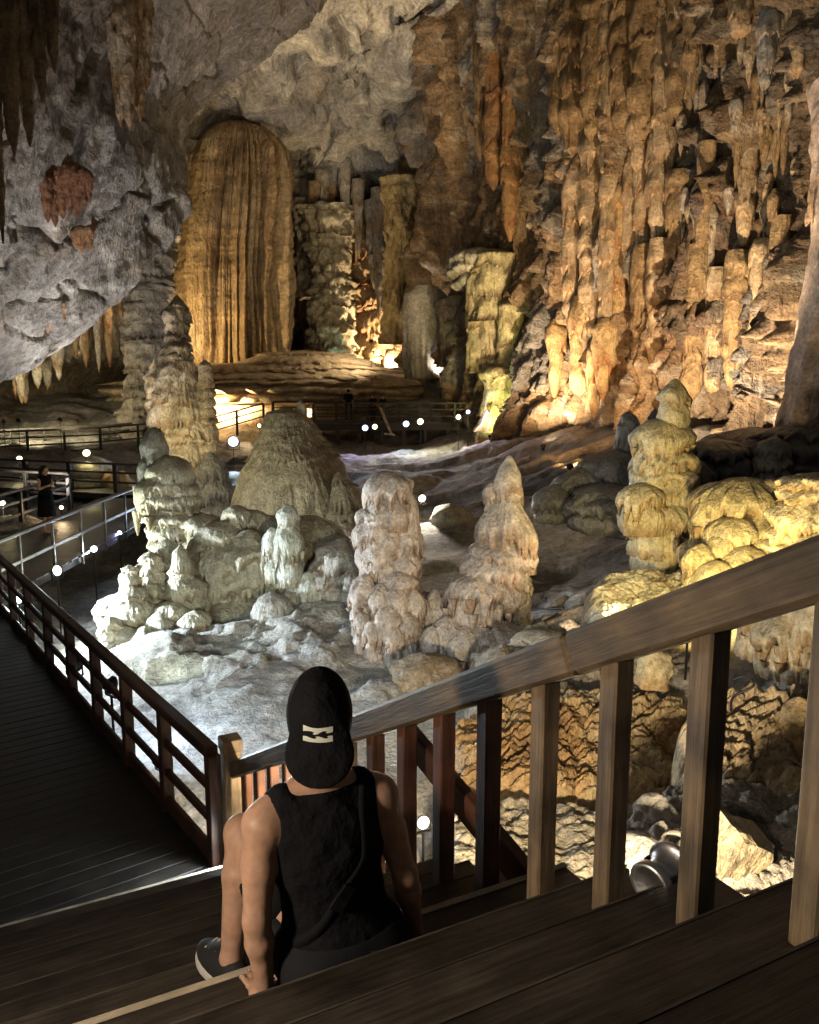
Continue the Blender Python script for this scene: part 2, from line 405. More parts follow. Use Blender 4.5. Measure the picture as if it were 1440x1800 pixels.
# ================================================================== the cave: floor, walls, ceiling
# floor: a height field through surveyed points (x, y, z)
FL = np.array([
    (0.6, 5.0, -0.75), (-1, 7, -0.7), (0.9, 6.6, -0.62), (1.8, 6.6, -0.6), (0.6, 8, -0.65), (-2.7, 11.5, -0.6), (-0.3, 13.3, -0.6), (1.7, 13.6, -0.45),
    (-3.2, 9.0, -0.7), (-4, 14, -0.62), (-5.3, 12.5, -0.9), (-5.6, 16, -1.3), (-6.2, 20, -1.4), (-9, 18, -1.5), (-10, 24, -1.2), (-3.5, 19, -0.7), (-3.5, 24.7, -0.6), (-7, 28, -0.6),
    (-0.5, 18, -0.7), (1, 22, -0.8), (3.3, 18, -0.8), (1, 28, -0.6), (2.5, 34, 0.1), (3.2, 40, 0.5), (0.5, 44, 0.4), (-4, 40, 0.1), (-5, 34, -0.4),
    (3.2, 9, -0.25), (4.2, 7.2, 0.1), (5.5, 8.5, 0.7), (7.5, 9.5, 1.3), (4.0, 11.5, -0.1), (5.0, 14, 0.25), (7, 13, 0.9), (9, 15, 1.5), (5.5, 18, 0.2), (7.6, 18, 1.1), (10.5, 20, 1.9), (13, 22, 2.4), (15, 14, 2.6),
    (5, 24, 0.6), (4, 30, 0.5), (6, 32, 1.4), (6.4, 27, 1.4), (9, 26, 2.0), (5.2, 38, 1.7), (5, 44, 2.6), (3, 50, 3.4), (1, 58, 4.2), (4, 66, 5), (-3, 62, 4.4), (-8, 66, 4.6), (-14, 62, 4.2),
    (-8, 44, 0.6), (-12, 46, 1.0), (-14, 38, 0.2), (-20, 44, 1.2), (-20, 34, 0.2), (-14, 30, -0.4), (-24, 50, 2.2), (-18, 55, 3.0), (-11, 14, -1.4), (-9, 8, -1.2), (-4, 5, -0.9), (5, 4.5, 0.3), (9, 5, 1.5), (-16, 20, -0.8), (-26, 40, 0.5), (20, 30, 3), (18, 50, 4), (30, 70, 6), (-30, 70, 4), (-30, 20, 0)])
def rbf_fit(XY, z, eps=1e-3):
    d = np.hypot(XY[:, None, 0] - XY[None, :, 0], XY[:, None, 1] - XY[None, :, 1])
    n = len(XY); A = np.zeros((n + 3, n + 3)); A[:n, :n] = d + eps * 20 * np.eye(n) * -1
    A[:n, n:] = np.c_[np.ones(n), XY]; A[n:, :n] = A[:n, n:].T
    return np.linalg.solve(A, np.r_[z, 0, 0, 0])
_XY = FL[:, :2] * 1.0
_w = rbf_fit(_XY, FL[:, 2])
def floor_base(x, y):
    sh = x.shape; x = x.ravel(); y = y.ravel(); out = np.full(x.shape, _w[-3]) + _w[-2] * x + _w[-1] * y
    for (a, b), w in zip(_XY, _w[:-3]): out += w * np.hypot(x - a, y - b)
    return out.reshape(sh)
def floor_detail(x, y):
    dist = np.hypot(x, y)
    near = 1 - sstep(14, 30, dist)
    wx = x + 0.35 * pn(x * 0.8, y * 0.8, 1.1); wy = y + 0.35 * pn(x * 0.8, y * 0.8, 7.7)
    d = 0.16 * fbm(x, y, 0.3, 0.35, 4) * (1 + dist / 30)
    # crusty plates standing over hollows in front of the formations
    pl = fbm(wx, wy, 4.2, 0.62, 4)
    plate = sstep(0.02, 0.07, pl) * 0.14 + sstep(0.2, 0.24, pl) * 0.10 - sstep(0.06, 0.16, -pl) * 0.10
    pm = sstep(10.0, 12.0, y + 0.3 * x) * (1 - sstep(17, 22, y)) * sstep(-5.5, -4, x) * (1 - sstep(2.2, 4, x))
    d = d + plate * (0.22 + 0.78 * pm) * near
    # flaky flat sheets behind
    far = sstep(20, 28, dist)
    d = d + far * 0.22 * sstep(-0.05, 0.05, fbm(x, y * 2.2, 2.2, 0.3, 4)) + far * 0.18 * fbm(x, y, 9.0, 0.9, 4)
    # rubble on the right
    rb = sstep(1.0, 2.6, x - 0.04 * y) * (1 - sstep(14, 20, dist)) 
    d = d + rb * (0.26 * cells(x, y, 0 * x, 1.5, 3) + 0.12 * cells(x + 5, y, 0 * x, 3.3, 9) - 0.2)
    d = d + 0.035 * fbm(x, y, 1.0, 3.2, 3) * near + 0.03 * near * np.abs(fbm(x, y, 3.0, 5.5, 2))
    return d
def floor_z(x, y):
    x = np.atleast_1d(np.asarray(x, float)); y = np.atleast_1d(np.asarray(y, float))
    r = floor_base(x, y) + floor_detail(x, y)
    return r
az = np.radians(np.linspace(-37, 39, 370))[None, :]
ds = np.exp(np.linspace(math.log(3.6), math.log(80), 420))[:, None]
FX = np.sin(az) * ds; FY = np.cos(az) * ds
FZ = floor_base(FX, FY) + floor_detail(FX, FY)
n1 = fbm(FX, FY, 0.5, 0.25, 4); n2 = fbm(FX, FY, 6.5, 0.9, 4); n3 = fbm(FX, FY, 2.5, 3.0, 3)
dist = np.hypot(FX, FY)
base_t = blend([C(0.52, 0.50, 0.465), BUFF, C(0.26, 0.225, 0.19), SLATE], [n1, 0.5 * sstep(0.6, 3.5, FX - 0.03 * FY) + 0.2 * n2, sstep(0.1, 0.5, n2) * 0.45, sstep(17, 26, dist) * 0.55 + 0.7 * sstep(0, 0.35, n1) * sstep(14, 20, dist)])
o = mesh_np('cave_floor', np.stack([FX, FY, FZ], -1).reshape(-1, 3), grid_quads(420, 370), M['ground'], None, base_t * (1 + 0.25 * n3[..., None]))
o['kind'] = 'structure'

def wall_tint(s, z, P, a=0.5):
    v = fbm(s * 1.0, z * 0.16, 0 * s + 2.2, 0.45, 4)          # tall streaks
    w = fbm(P[..., 0], P[..., 1], P[..., 2], 0.22, 4)
    u = fbm(s * 1.0, z * 0.3, 0 * s + 8.8, 1.4, 3)
    return v, w, u

# right wall ---------------------------------------------------------------
xs = [(715, 68), (770, 54), (840, 46), (915, 41), (990, 37), (1080, 33), (1190, 30), (1310, 27), (1440, 24), (1620, 19), (1900, 15)]
rows = [(-420, -5.5), (-250, -3.5), (-100, -2.0), (40, -1.0), (180, 0.0), (320, 0.6), (450, 0.0), (580, 0.2), (700, -0.6), (790, -2.2), (880, -3)]
ctrl = []
for py, dy in rows:
    r = []
    for i, (px, Y) in enumerate(xs):
        lean = -22 * max(0, (450 - py) / 450) if i < 3 else 0
        r.append(atY(px + lean * (0.6 if i == 0 else 1) + (0 if py < 560 else (py - 560) * 0.12 * (i > 2)), py, Y + dy * (Y / 40)))
    ctrl.append(r)
P = patch(np.array(ctrl), 380, 430)
S = P[..., 0] * 0.29 - P[..., 1] * 0.957; Z = P[..., 2]
v, w, u = wall_tint(S, Z, P)
mid = sstep(0.30, 0.36, np.linspace(0, 1, 430))[None, :] + 0 * S
drape = sstep(0.06, 0.2, fbm(S, Z * 0.25, 0 * S, 0.16, 3) + 0.1)
low = 1 - sstep(4.0, 8.5, Z + 2.0 * w)
D = 0.9 * fbm(P[..., 0], P[..., 1], P[..., 2], 0.16, 5) + 0.32 * fbm(P[..., 0], P[..., 1], P[..., 2], 0.75, 4)
dl = 1.7 * drips(S, Z, 2.1, 9.0, 1) + 1.0 * drips(S + 0.4, Z, 1.0, 4.6, 2) + 0.62 * drips(S, Z, 0.5, 2.6, 3) + 0.3 * drips(S + 0.1, Z, 0.27, 1.3, 6)
D = D + dl * (0.6 + 0.4 * drape) * (1 - 0.12 * low)
D = D + 0.2 * fbm(P[..., 0], P[..., 1], P[..., 2] * 0.6, 1.6, 3)
D = D + low * (0.55 * cells(P[..., 0], P[..., 1], P[..., 2] * 0.6, 0.42, 4) + 0.3 * cells(P[..., 0], P[..., 1], P[..., 2] * 0.7, 1.1, 5))
D = D + 0.25 * pn(S * 2.4, Z * 0.18, 5.5) * (1 - low)
D = D - 0.9 * sstep(0.5, 0.62, fbm(P[..., 0], P[..., 1], P[..., 2], 0.3, 3)) 
pz = fbm(P[..., 0], P[..., 1], P[..., 2], 1.1, 4)
t_ = blend([C(0.22, 0.15, 0.09), C(0.33, 0.215, 0.11), C(0.38, 0.285, 0.185), GREY * 0.85, RUST * 0.9, UMBER, CREAM, SLATE],
           [v, 0.75 * sstep(-0.2, 0.25, v), 0.6 * sstep(0.0, 0.4, u), 0.95 * sstep(0.04, 0.26, w + 0.3 * u), 0.55 * sstep(0.2, 0.45, -v) * sstep(-0.2, 0.2, u), 0.7 * sstep(0.1, 0.4, -u), 0.55 * sstep(0.12, 0.4, pz), 0.6 * sstep(0.15, 0.4, -pz) * sstep(-0.1, 0.2, w)])
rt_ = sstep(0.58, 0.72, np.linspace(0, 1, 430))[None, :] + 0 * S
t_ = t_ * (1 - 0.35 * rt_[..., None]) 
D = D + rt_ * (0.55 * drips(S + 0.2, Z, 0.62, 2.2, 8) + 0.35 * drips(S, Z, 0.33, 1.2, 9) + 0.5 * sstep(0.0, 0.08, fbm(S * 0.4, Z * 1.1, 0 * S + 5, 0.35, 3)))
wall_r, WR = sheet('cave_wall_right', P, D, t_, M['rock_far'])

# left leaning slab of ceiling -------------------------------------------------
lip = [(-260, 800, 27), (-120, 730, 29), (0, 668, 31), (120, 590, 33), (225, 500, 35), (290, 415, 37), (312, 330, 38.5), (318, 240, 39.5), (372, 172, 40.5), (455, 112, 40.5), (530, 45, 40), (600, -40, 39), (720, -190, 37)]
m1 = [(-330, 640), (-200, 570), (-70, 515), (50, 440), (140, 365), (200, 300), (228, 232), (250, 165), (310, 92), (380, 20), (455, -60), (530, -150), (640, -300)]
m2 = [(-450, 470), (-320, 400), (-190, 340), (-70, 270), (10, 205), (70, 140), (110, 70), (150, 0), (215, -80), (290, -150), (370, -230), (450, -320), (560, -450)]
m3 = [(-650, 250), (-520, 190), (-400, 120), (-290, 50), (-210, -20), (-150, -90), (-100, -160), (-50, -230), (20, -300), (100, -370), (190, -440), (290, -520), (420, -640)]
rr = []
rr.append([atY(p[0] - 30, p[1] - 120, p[2] + 9) for p in lip])
rr.append([atY(p[0] - 12, p[1] - 40, p[2] + 3.0) for p in lip])
rr.append([atY(*p) for p in lip])
rr.append([atY(a[0] * 0.35 + b[0] * 0.65, a[1] * 0.35 + b[1] * 0.65, b[2] - 1.8) for a, b in zip(m1, lip)])
rr.append([atY(a[0], a[1], b[2] * 0.83) for a, b in zip(m1, lip)])
rr.append([atY(a[0], a[1], b[2] * 0.66) for a, b in zip(m2, lip)])
rr.append([atY(a[0], a[1], b[2] * 0.46) for a, b in zip(m3, lip)])
P = patch(np.array(rr), 300, 330)
X_, Y_, Z_ = P[..., 0], P[..., 1], P[..., 2]
cr = np.abs(fbm(X_ + 0.4 * Z_, Y_ * 0.6, Z_, 0.16, 4))
S = arclen(P)
fac = fbm(X_, Y_, Z_, 0.11, 4)
D = 0.7 * fbm(X_, Y_, Z_, 0.09, 5) + 0.3 * fbm(X_, Y_, Z_, 0.4, 5) - 0.4 * (1 - sstep(0, 0.02, cr)) + 0.3 * sstep(0.0, 0.06, fac) + 0.25 * sstep(0.22, 0.28, fac) + 0.18 * fbm(X_, Y_, Z_, 1.3, 4, 0.6)
D = D + 0.25 * np.abs(fbm(X_ * 1.0, Y_, Z_ * 0.5, 0.9, 3))
a1 = fbm(X_, Y_, Z_, 0.13, 4); a2 = fbm(X_ + 0.5 * Z_, Y_, Z_ * 0.4, 0.33, 4); a3 = fbm(X_, Y_, Z_, 0.9, 4)
vv = np.linspace(0, 1, 300)[:, None] + 0 * X_
uu = np.linspace(0, 1, 330)[None, :] + 0 * X_
t_ = blend([GREY * 0.75, SLATE * 0.75, BUFF * 0.75, C(0.15, 0.095, 0.055), PALE * 0.9, C(0.15, 0.125, 0.105)],
           [a1, sstep(0.0, 0.35, a1) * 0.75, sstep(0.12, 0.42, a2) * 0.6, sstep(0.16, 0.42, -a2) * 0.45 + 0.75 * sstep(0.75, 0.9, vv + 0.3 * a1), sstep(0.18, 0.42, a3 - 0.4 * a1) * 0.6, 0.8 * sstep(0.5, 0.7, uu + 0.15 * a1) * 0.7])  # last tone darkens the upper end, weaker light there put into colour
rs_ = fbm(S * 0.5, P[..., 2] * 0.12, 0 * S + 7.7, 0.8, 4)
t_ = blend([t_, C(0.24, 0.125, 0.05)], [rs_, 0.75 * sstep(0.2, 0.42, rs_)])
slab, SLAB = sheet('cave_ceiling_left', P, D, t_, M['rock_far'])

# far vault ----------------------------------------------------------------------
cx = [60, 220, 330, 420, 500, 580, 660, 730, 800, 900]
ry = [(-420, 36), (-260, 40), (-120, 44), (10, 49), (110, 53), (190, 57), (260, 62), (320, 67), (370, 73), (420, 82)]
ctrl = [[atY(x, y + 16 * math.sin(x * 0.013 + y * 0.01) - 0.0006 * (x - 560) ** 2 * (1 if y > 150 else 0), Y + 2.0 * math.sin(x * 0.02 + y * 0.017) - 0.00003 * (x - 540) ** 2) for x in cx] for y, Y in ry]
P = patch(np.array(ctrl), 240, 240)
X_, Y_, Z_ = P[..., 0], P[..., 1], P[..., 2]
fac = fbm(X_, Y_ * 0.7, Z_ * 1.6, 0.10, 4)
a1 = fbm(X_, Y_, Z_ * 1.5, 0.16, 4); a2 = fbm(X_, Y_, Z_ * 2.0, 0.3, 4); a3 = fbm(X_, Y_, Z_, 0.9, 3)
led = (Z_ + 1.6 * a1) * 0.34
D = 1.2 * fbm(X_, Y_, Z_, 0.1, 5) - 0.7 * (1 - sstep(0, 0.03, np.abs(fbm(X_ * 0.7, Y_, Z_ * 1.3, 0.13, 4)))) + 0.9 * sstep(-0.02, 0.05, fac) + 0.7 * sstep(0.16, 0.24, fac) + 0.5 * fbm(X_, Y_, Z_, 0.6, 4) - 0.5 * np.abs(fbm(X_, Y_, Z_, 0.22, 4)) + 0.6 * (led - np.floor(led)) ** 3
t_ = blend([PALE, GREY, SLATE, BUFF, CREAM], [a1, sstep(-0.1, 0.3, a1) * 0.7, sstep(0.05, 0.4, a2) * 0.55, sstep(0.1, 0.4, -a2) * 0.5, sstep(0.2, 0.5, a3) * 0.5])
vault, VAULT = sheet('cave_ceiling_far', P, D, t_, M['rock_far'])

# back wall of the far chamber --------------------------------------------------------
cx = [380, 460, 530, 600, 660, 720, 780, 860]
ctrl = [[atY(x, y, 72 + 3 * math.sin(x * 0.05) + (y - 520) * -0.012 + (-4 if y > 620 else 0)) for x in cx] for y in (240, 320, 400, 480, 560, 630, 700)]
P = patch(np.array(ctrl), 190, 210)
S = arclen(P); X_, Y_, Z_ = P[..., 0], P[..., 1], P[..., 2]
v, w, u = wall_tint(S, Z_, P)
D = 0.8 * fbm(X_, Y_, Z_, 0.2, 4) + 1.8 * drips(S, Z_, 1.7, 8, 11) + 1.0 * drips(S + 0.7, Z_, 0.8, 4, 12) + 0.4 * drips(S, Z_, 0.4, 2, 13) - 1.2 * sstep(0.2, 0.4, fbm(X_, Y_, Z_ * 0.5, 0.25, 3))
t_ = blend([BUFF, PALE, OCHRE, BROWN], [v, sstep(-0.1, 0.3, v), sstep(0.0, 0.4, u) * 0.7, sstep(0.1, 0.45, w) * 0.8])
sheet('cave_wall_back', P, D, t_, M['rock_far'])

# wall behind the left walkway --------------------------------------------------------
cx = [(-420, 36), (-250, 40), (-120, 44), (0, 47), (110, 50), (210, 54), (290, 60), (380, 68)]
ctrl = [[atY(x, y, Y + dy) for x, Y in cx] for y, dy in ((300, 8), (400, 6), (480, 3), (560, 0), (630, 1.5), (690, 3.5), (730, 0), (780, -4))]
P = patch(np.array(ctrl), 210, 260)
S = arclen(P); X_, Y_, Z_ = P[..., 0], P[..., 1], P[..., 2]
v, w, u = wall_tint(S, Z_, P)
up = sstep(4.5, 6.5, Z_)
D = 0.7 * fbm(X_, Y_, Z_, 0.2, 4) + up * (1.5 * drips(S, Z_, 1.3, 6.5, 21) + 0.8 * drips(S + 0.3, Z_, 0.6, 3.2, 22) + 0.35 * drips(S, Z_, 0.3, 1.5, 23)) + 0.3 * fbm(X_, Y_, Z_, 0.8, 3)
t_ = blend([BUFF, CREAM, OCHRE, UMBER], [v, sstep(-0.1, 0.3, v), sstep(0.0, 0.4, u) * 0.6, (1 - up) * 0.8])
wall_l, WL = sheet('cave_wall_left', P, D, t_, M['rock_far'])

# ================================================================== formations
RG = np.random.default_rng(5)
def pxm(Y): return Y / 1440.0 * 1.005          # metres per photograph pixel at a distance
def knob(px, py_top, py_base, half, Y, seed, tiers=4, **k):
    bb = atY(px, py_base, Y); tt = atY(px, py_top, Y); m = pxm(Y)
    r = half * m
    pf = k.pop('pf', ((0, 1.15), (0.25, 1.0), (0.55, 0.8), (0.8, 0.62), (0.93, 0.42), (1, 0)))
    d = dict(base=(float(bb[0]), Y, float(bb[2]) - 0.12), H=float(tt[2] - bb[2]) + 0.12, prof=[(a, c * r * 0.97) for a, c in pf], seed=seed, nt=110, nz=120, tiers=tiers, ov=0.42, fringe=0.7, fr_f=5, flute=0.05, bumps=r * 0.10, bump_f=2.6 / max(r, 0.05), lump=r * 0.38, lump_f=1.1 / max(r, 0.05), skirt=0.05)
    d.update(k); return d
def bell(px, pt, ph, half, Y, seed, fl=9, core=60, cone=False, **k):
    """one hood of flowstone: a smooth cap, a hem of drips, the core it hangs round"""
    m = pxm(Y); tt = atY(px, pt, Y); hm = atY(px, ph, Y); bz = hm[2] - core * m; H = float(tt[2] - bz); fh = float((hm[2] - bz) / H); r = half * m
    if cone: sh = [(1, 0), (0.97, 0.2), (0.85, 0.42), (0.6, 0.66), (0.3, 0.86), (0.1, 1.0), (0, 1.0)]
    else: sh = [(1, 0), (0.975, 0.32), (0.92, 0.52), (0.8, 0.74), (0.6, 0.9), (0.35, 1.0), (0, 1.0)]
    pf = [(0, 0.92 * r), (fh * 0.7, 0.97 * r)] + [(fh + (1 - fh) * a, c * r) for a, c in reversed(sh)]
    n1 = fl / max(ph - pt, 1.0)
    d = dict(base=(float(hm[0]), Y, bz), H=H, prof=pf, seed=seed, nt=150, nz=54, tier_z=(fh,), ov=0.46, fringe=3.6 * n1, fr_f=5.2, flute=0.03, fl_f=7, groove=0.24, lump=r * 0.28, lump_f=0.9 / r, lump_o=2, bumps=r * 0.05, bump_f=3.0 / r, skirt=0)
    d['icl'] = fl * m * 0.9 if fl >= 8 else 0
    d.update(k); return d
def bells(L, Y, s0, dY=0.25):
    out = []
    for i, q_ in enumerate(L):
        px, pt, ph, hf = q_[:4]; fl = q_[4] if len(q_) > 4 else 9; cn = len(q_) > 5 and q_[5]
        out.append(bell(px, pt, ph, hf * 0.94, Y + (q_[6] if len(q_) > 6 else 0), s0 + i, fl, cone=cn))
    return out
BULB = ((0, 0.7), (0.15, 0.8), (0.4, 1.0), (0.65, 0.98), (0.85, 0.72), (0.95, 0.42), (1, 0))
# --- giant drapery column
Yg = 55.0
zb, zt = 4.3, float(atY(430, 212, Yg)[2])
Hh = zt - zb; cxg = float(atY(402, 500, Yg)[0]); 
nt_, nz_ = 300, 200
th = np.linspace(0, 2 * np.pi, nt_, endpoint=False)[None, :]; th = th - 0.5 * np.sin(th + np.pi / 2 - 0.2)
sv = np.linspace(0, 1, nz_)[:, None] ** 0.8
hz = 1 - sv
pr_h = [0, 0.04, 0.1, 0.3, 0.6, 0.8, 0.88, 0.93, 0.965, 0.985, 1.0]
pr_r = [5.3, 4.15, 3.75, 3.58, 3.4, 3.1, 2.75, 2.3, 1.7, 1.05, 0.0]
R = np.interp(hz, pr_h, pr_r)
offx = np.interp(hz, [0, 0.5, 1], [-0.1, 0.15, 1.0])
ct, st = np.cos(th), np.sin(th)
fold = 1.25 * sstep(0.1, 0.75, np.cos(th + 0.95))          # deep folds on the side that faces the steps
wob = 0.05 * pn(hz * 5, ct * 2, st * 2)
fl = 0.9 * np.abs(pn(ct * 6 + wob, st * 6 + wob, hz * 0.5)) ** 0.7 + 0.42 * pn(ct * 14 + wob, st * 14, hz * 0.7 + 4) + 0.2 * pn(ct * 34, st * 34, hz * 1.2) - 0.4
amp = sstep(1.0, 0.86, hz) * (0.16 + 1.15 * fold)
r = R + fl * amp * 0.95 + 0.55 * fbm(ct * 1.6, st * 1.6, hz * 4, 1.0, 4) * sstep(1, 0.9, hz) + 0.08 * pn(hz * 55, ct * 1.5, st * 1.5)
PX = cxg + offx + r * ct * 1.0; PY = Yg + r * st * 0.85; PZ = zb + Hh * hz + 0 * th
s1 = fbm(ct * 5, st * 5, hz * 0.8, 1.0, 4); s2 = fbm(ct * 2, st * 2, hz * 4, 1.0, 4)
tnt = blend([C(0.34, 0.235, 0.12), C(0.44, 0.325, 0.18), BROWN, C(0.45, 0.36, 0.25)], [s1, sstep(-0.15, 0.3, s1), sstep(0.15, 0.45, -s1) * 0.6, sstep(0.05, 0.4, s2) * 0.5])
o = mesh_np('drapery_column', np.stack([PX, PY, PZ + 0 * PX], -1).reshape(-1, 3), grid_quads(nz_, nt_, True), M['rock_far'], None, tnt)
tag(o, 'giant golden brown flowstone column with deep vertical folds and a domed top', 'stone column')

# --- terraced flowstone shelf under it
stal('flowstone_shelf', 'broad pale flowstone shelf in low steps at the foot of the giant column', 'flowstone',
     [dict(base=(-8.2, 52.5, 2.6), H=2.4, prof=prof((0, 10.0), (0.12, 10.2), (0.3, 10.4), (0.55, 9.4), (0.72, 7.6), (0.86, 6.0), (0.95, 4.6), (1, 0)), seed=3, nt=300, nz=140, tiers=5, ov=0.07, fringe=0.5, fr_f=9, flute=0.008, fl_f=9, lump=0.7, lump_f=0.35, ell=(1.0, 0.62, 0.1), skirt=0),
      dict(base=(-6.2, 51.2, 3.6), H=2.1, prof=prof((0, 7.2), (0.2, 6.2), (0.45, 5.0), (0.7, 3.8), (0.9, 2.6), (1, 0)), seed=9, nt=200, nz=90, tiers=5, ov=0.05, fringe=0.4, fr_f=8, flute=0.01, lump=0.5, lump_f=0.5, lump_o=4, ell=(1, 0.6, 0), skirt=0),
      dict(base=(-7.6, 52.5, -0.2), H=3.0, prof=prof((0, 9.2), (0.5, 8.9), (0.9, 8.8), (1, 0)), seed=8, nt=200, nz=60, tiers=2, ov=0.03, fringe=0.2, flute=0.01, lump=0.4, lump_f=0.4, ell=(0.9, 0.58, 0.1), skirt=0)],
     [C(0.45, 0.34, 0.21), C(0.52, 0.43, 0.30), BROWN], M['rock_mid'])
stal('flowstone_shelf', 'low layered flowstone apron below the far stairway beside the giant column', 'flowstone',
     [dict(base=(0.2, 55, 2.2), H=2.6, prof=prof((0, 7.5), (0.3, 7.0), (0.6, 6.0), (0.85, 4.2), (1, 0)), seed=31, nt=240, nz=120, tiers=7, ov=0.06, fringe=0.4, fr_f=8, flute=0.01, lump=0.5, lump_f=0.4, ell=(1, 0.6, 0.2), skirt=0)],
     [C(0.38, 0.30, 0.21), C(0.46, 0.38, 0.27), BROWN], M['rock_mid'])

LIME = [C(0.40, 0.365, 0.26), C(0.51, 0.475, 0.37), C(0.28, 0.20, 0.11)]
ROSE = [C(0.52, 0.43, 0.36), C(0.63, 0.555, 0.49), C(0.36, 0.23, 0.13)]
GOLD = [C(0.45, 0.36, 0.20), C(0.56, 0.47, 0.29), C(0.34, 0.21, 0.09)]
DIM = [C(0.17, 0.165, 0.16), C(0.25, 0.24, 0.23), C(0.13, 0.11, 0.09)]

# --- cone stalagmite beside the platform
b = onz(533, 922, -0.8)
stal('stalagmite', 'wide grey cone shaped stalagmite with ribbed flanks and a ragged crown', 'stalagmite',
     [dict(base=(float(b[0]), 25.5, -0.9), H=3.85, prof=prof((0, 2.2), (0.12, 2.06), (0.3, 1.8), (0.5, 1.48), (0.68, 1.12), (0.82, 0.86), (0.92, 0.66), (0.97, 0.48), (1, 0)), seed=12, nt=320, nz=300, tier_z=(0.93, 0.87, 0.82, 0.75, 0.7, 0.63, 0.12), ov=0.08, fringe=0.9, fr_f=9, flute=0.03, fl_f=14, lump=0.26, lump_f=0.9, lump_o=4, lean=((0, 0, 0), (0.6, -0.1, 0), (1, -0.42, 0)), bumps=0.1, bump_f=3),
      dict(base=(float(b[0]) + 0.1, 25.5, 2.8), H=0.4, prof=prof((0, 0.16), (0.5, 0.17), (0.85, 0.1), (1, 0)), seed=13, nt=40, nz=30, tiers=2, ov=0.2, lump=0.03),
      dict(base=(float(b[0]) + 1.35, 24.6, -0.9), H=2.0, prof=prof((0, 1.3), (0.4, 0.9), (0.8, 0.45), (1, 0)), seed=14, nt=120, nz=90, tiers=4, ov=0.1, flute=0.03, fl_f=9, lump=0.1, lump_f=1.5)],
     [C(0.38, 0.34, 0.25), C(0.46, 0.42, 0.32), C(0.24, 0.19, 0.12)], M['rock_mid'])

# --- tall broken column
b = atY(325, 860, 27)
stal('stalagmite', 'tall pale broken stalagmite tower with knobbly summit and stacked tiers', 'stalagmite',
     [dict(base=(float(b[0]) + 0.05, 27, -0.9), H=5.5, prof=prof((0, 1.4), (0.1, 1.25), (0.2, 1.08), (0.35, 0.9), (0.5, 0.84), (0.68, 0.78), (0.8, 0.68), (0.9, 0.48), (0.97, 0.34), (1, 0)), seed=21, nt=300, nz=420, tiers=11, ov=0.2, fringe=0.9, fr_f=8, flute=0.06, fl_f=10, lump=0.42, lump_f=1.2, lump_o=4, ell=(1, 0.9, 0), lean=((0, 0.15, 0), (0.4, -0.05, 0), (1, -0.05, 0)), bumps=0.10, bump_f=2.6),
      dict(base=(float(b[0]) - 0.18, 27.0, 3.6), H=2.95, prof=prof((0, 0.52), (0.3, 0.42), (0.6, 0.36), (0.85, 0.3), (1, 0)), seed=22, nt=130, nz=150, tiers=8, ov=0.4, fringe=0.7, lump=0.22, lump_f=2.2, lean=((0, 0, 0), (1, 0.22, 0)), cols=[C(0.3, 0.24, 0.17), C(0.38, 0.32, 0.24), UMBER]),
      dict(base=(float(b[0]) - 0.85, 27.1, 1.2), H=3.3, prof=prof((0, 0.42), (0.4, 0.30), (0.8, 0.28), (1, 0)), seed=23, nt=90, nz=120, tiers=9, ov=0.3, lump=0.1, lump_f=2.5),
      dict(base=(float(b[0]) + 0.92, 26.7, 0.2), H=4.3, prof=prof((0, 0.52), (0.25, 0.36), (0.5, 0.28), (0.8, 0.23), (0.95, 0.2), (1, 0)), seed=24, nt=90, nz=180, tiers=14, ov=0.35, fringe=0.3, lump=0.05, lump_f=3),
      dict(base=(float(b[0]) + 0.95, 26.4, -1.0), H=2.7, prof=prof((0, 1.0), (0.35, 0.8), (0.7, 0.55), (1, 0)), seed=25, nt=120, nz=100, tiers=4, ov=0.25, fringe=0.9, fr_f=8, lump=0.12, lump_f=1.8, cols=DIM)],
     [C(0.44, 0.36, 0.26), C(0.54, 0.47, 0.37), OCHRE * 0.8], M['rock_mid'])
# dim ragged column behind the tower, up to the slab
b = atY(262, 640, 44)
stal('stone_column', 'dim ragged floor to ceiling column behind the broken stalagmite tower', 'stone column',
     [dict(base=(float(b[0]), 44, 0.5), H=11.5, prof=prof((0, 1.5), (0.3, 1.0), (0.6, 0.9), (0.85, 1.2), (1, 1.7)), seed=28, nt=140, nz=300, tiers=22, ov=0.15, fringe=0.8, lump=0.7, lump_f=0.9, lump_o=4, bumps=0.25, bump_f=1.4)],
     [C(0.22, 0.19, 0.15), C(0.3, 0.27, 0.22), UMBER], M['rock_mid'])

# --- crooked stalagmite with a drooping arm
Yc = 17.0
def q(px, py, Y=Yc): return atY(px, py, Y)
b = q(318, 1010)
stal('stalagmite', 'crooked grey green stalagmite with a dark round head and drooping side arm', 'stalagmite',
     [dict(base=(float(b[0]), Yc, float(b[2]) - 0.5), H=2.75, prof=prof((0, 0.62), (0.15, 0.5), (0.35, 0.43), (0.6, 0.45), (0.8, 0.46), (0.93, 0.38), (1, 0)), seed=41, nt=160, nz=260, tiers=12, ov=0.34, fringe=0.8, fr_f=7, flute=0.05, fl_f=9, lump=0.16, lump_f=2.2, lean=((0, 0.15, 0), (0.35, 0.02, 0), (0.7, -0.12, 0), (1, -0.12, 0)), bumps=0.08, bump_f=4),
      bell(272, 838, 868, 27, Yc - 0.15, 42, 26, core=22), bell(262, 846, 876, 14, Yc - 0.25, 45, 20, core=16), bell(300, 800, 850, 34, Yc, 46, 10), bell(312, 832, 880, 32, Yc, 47, 12)],
     LIME, M['calcite'])
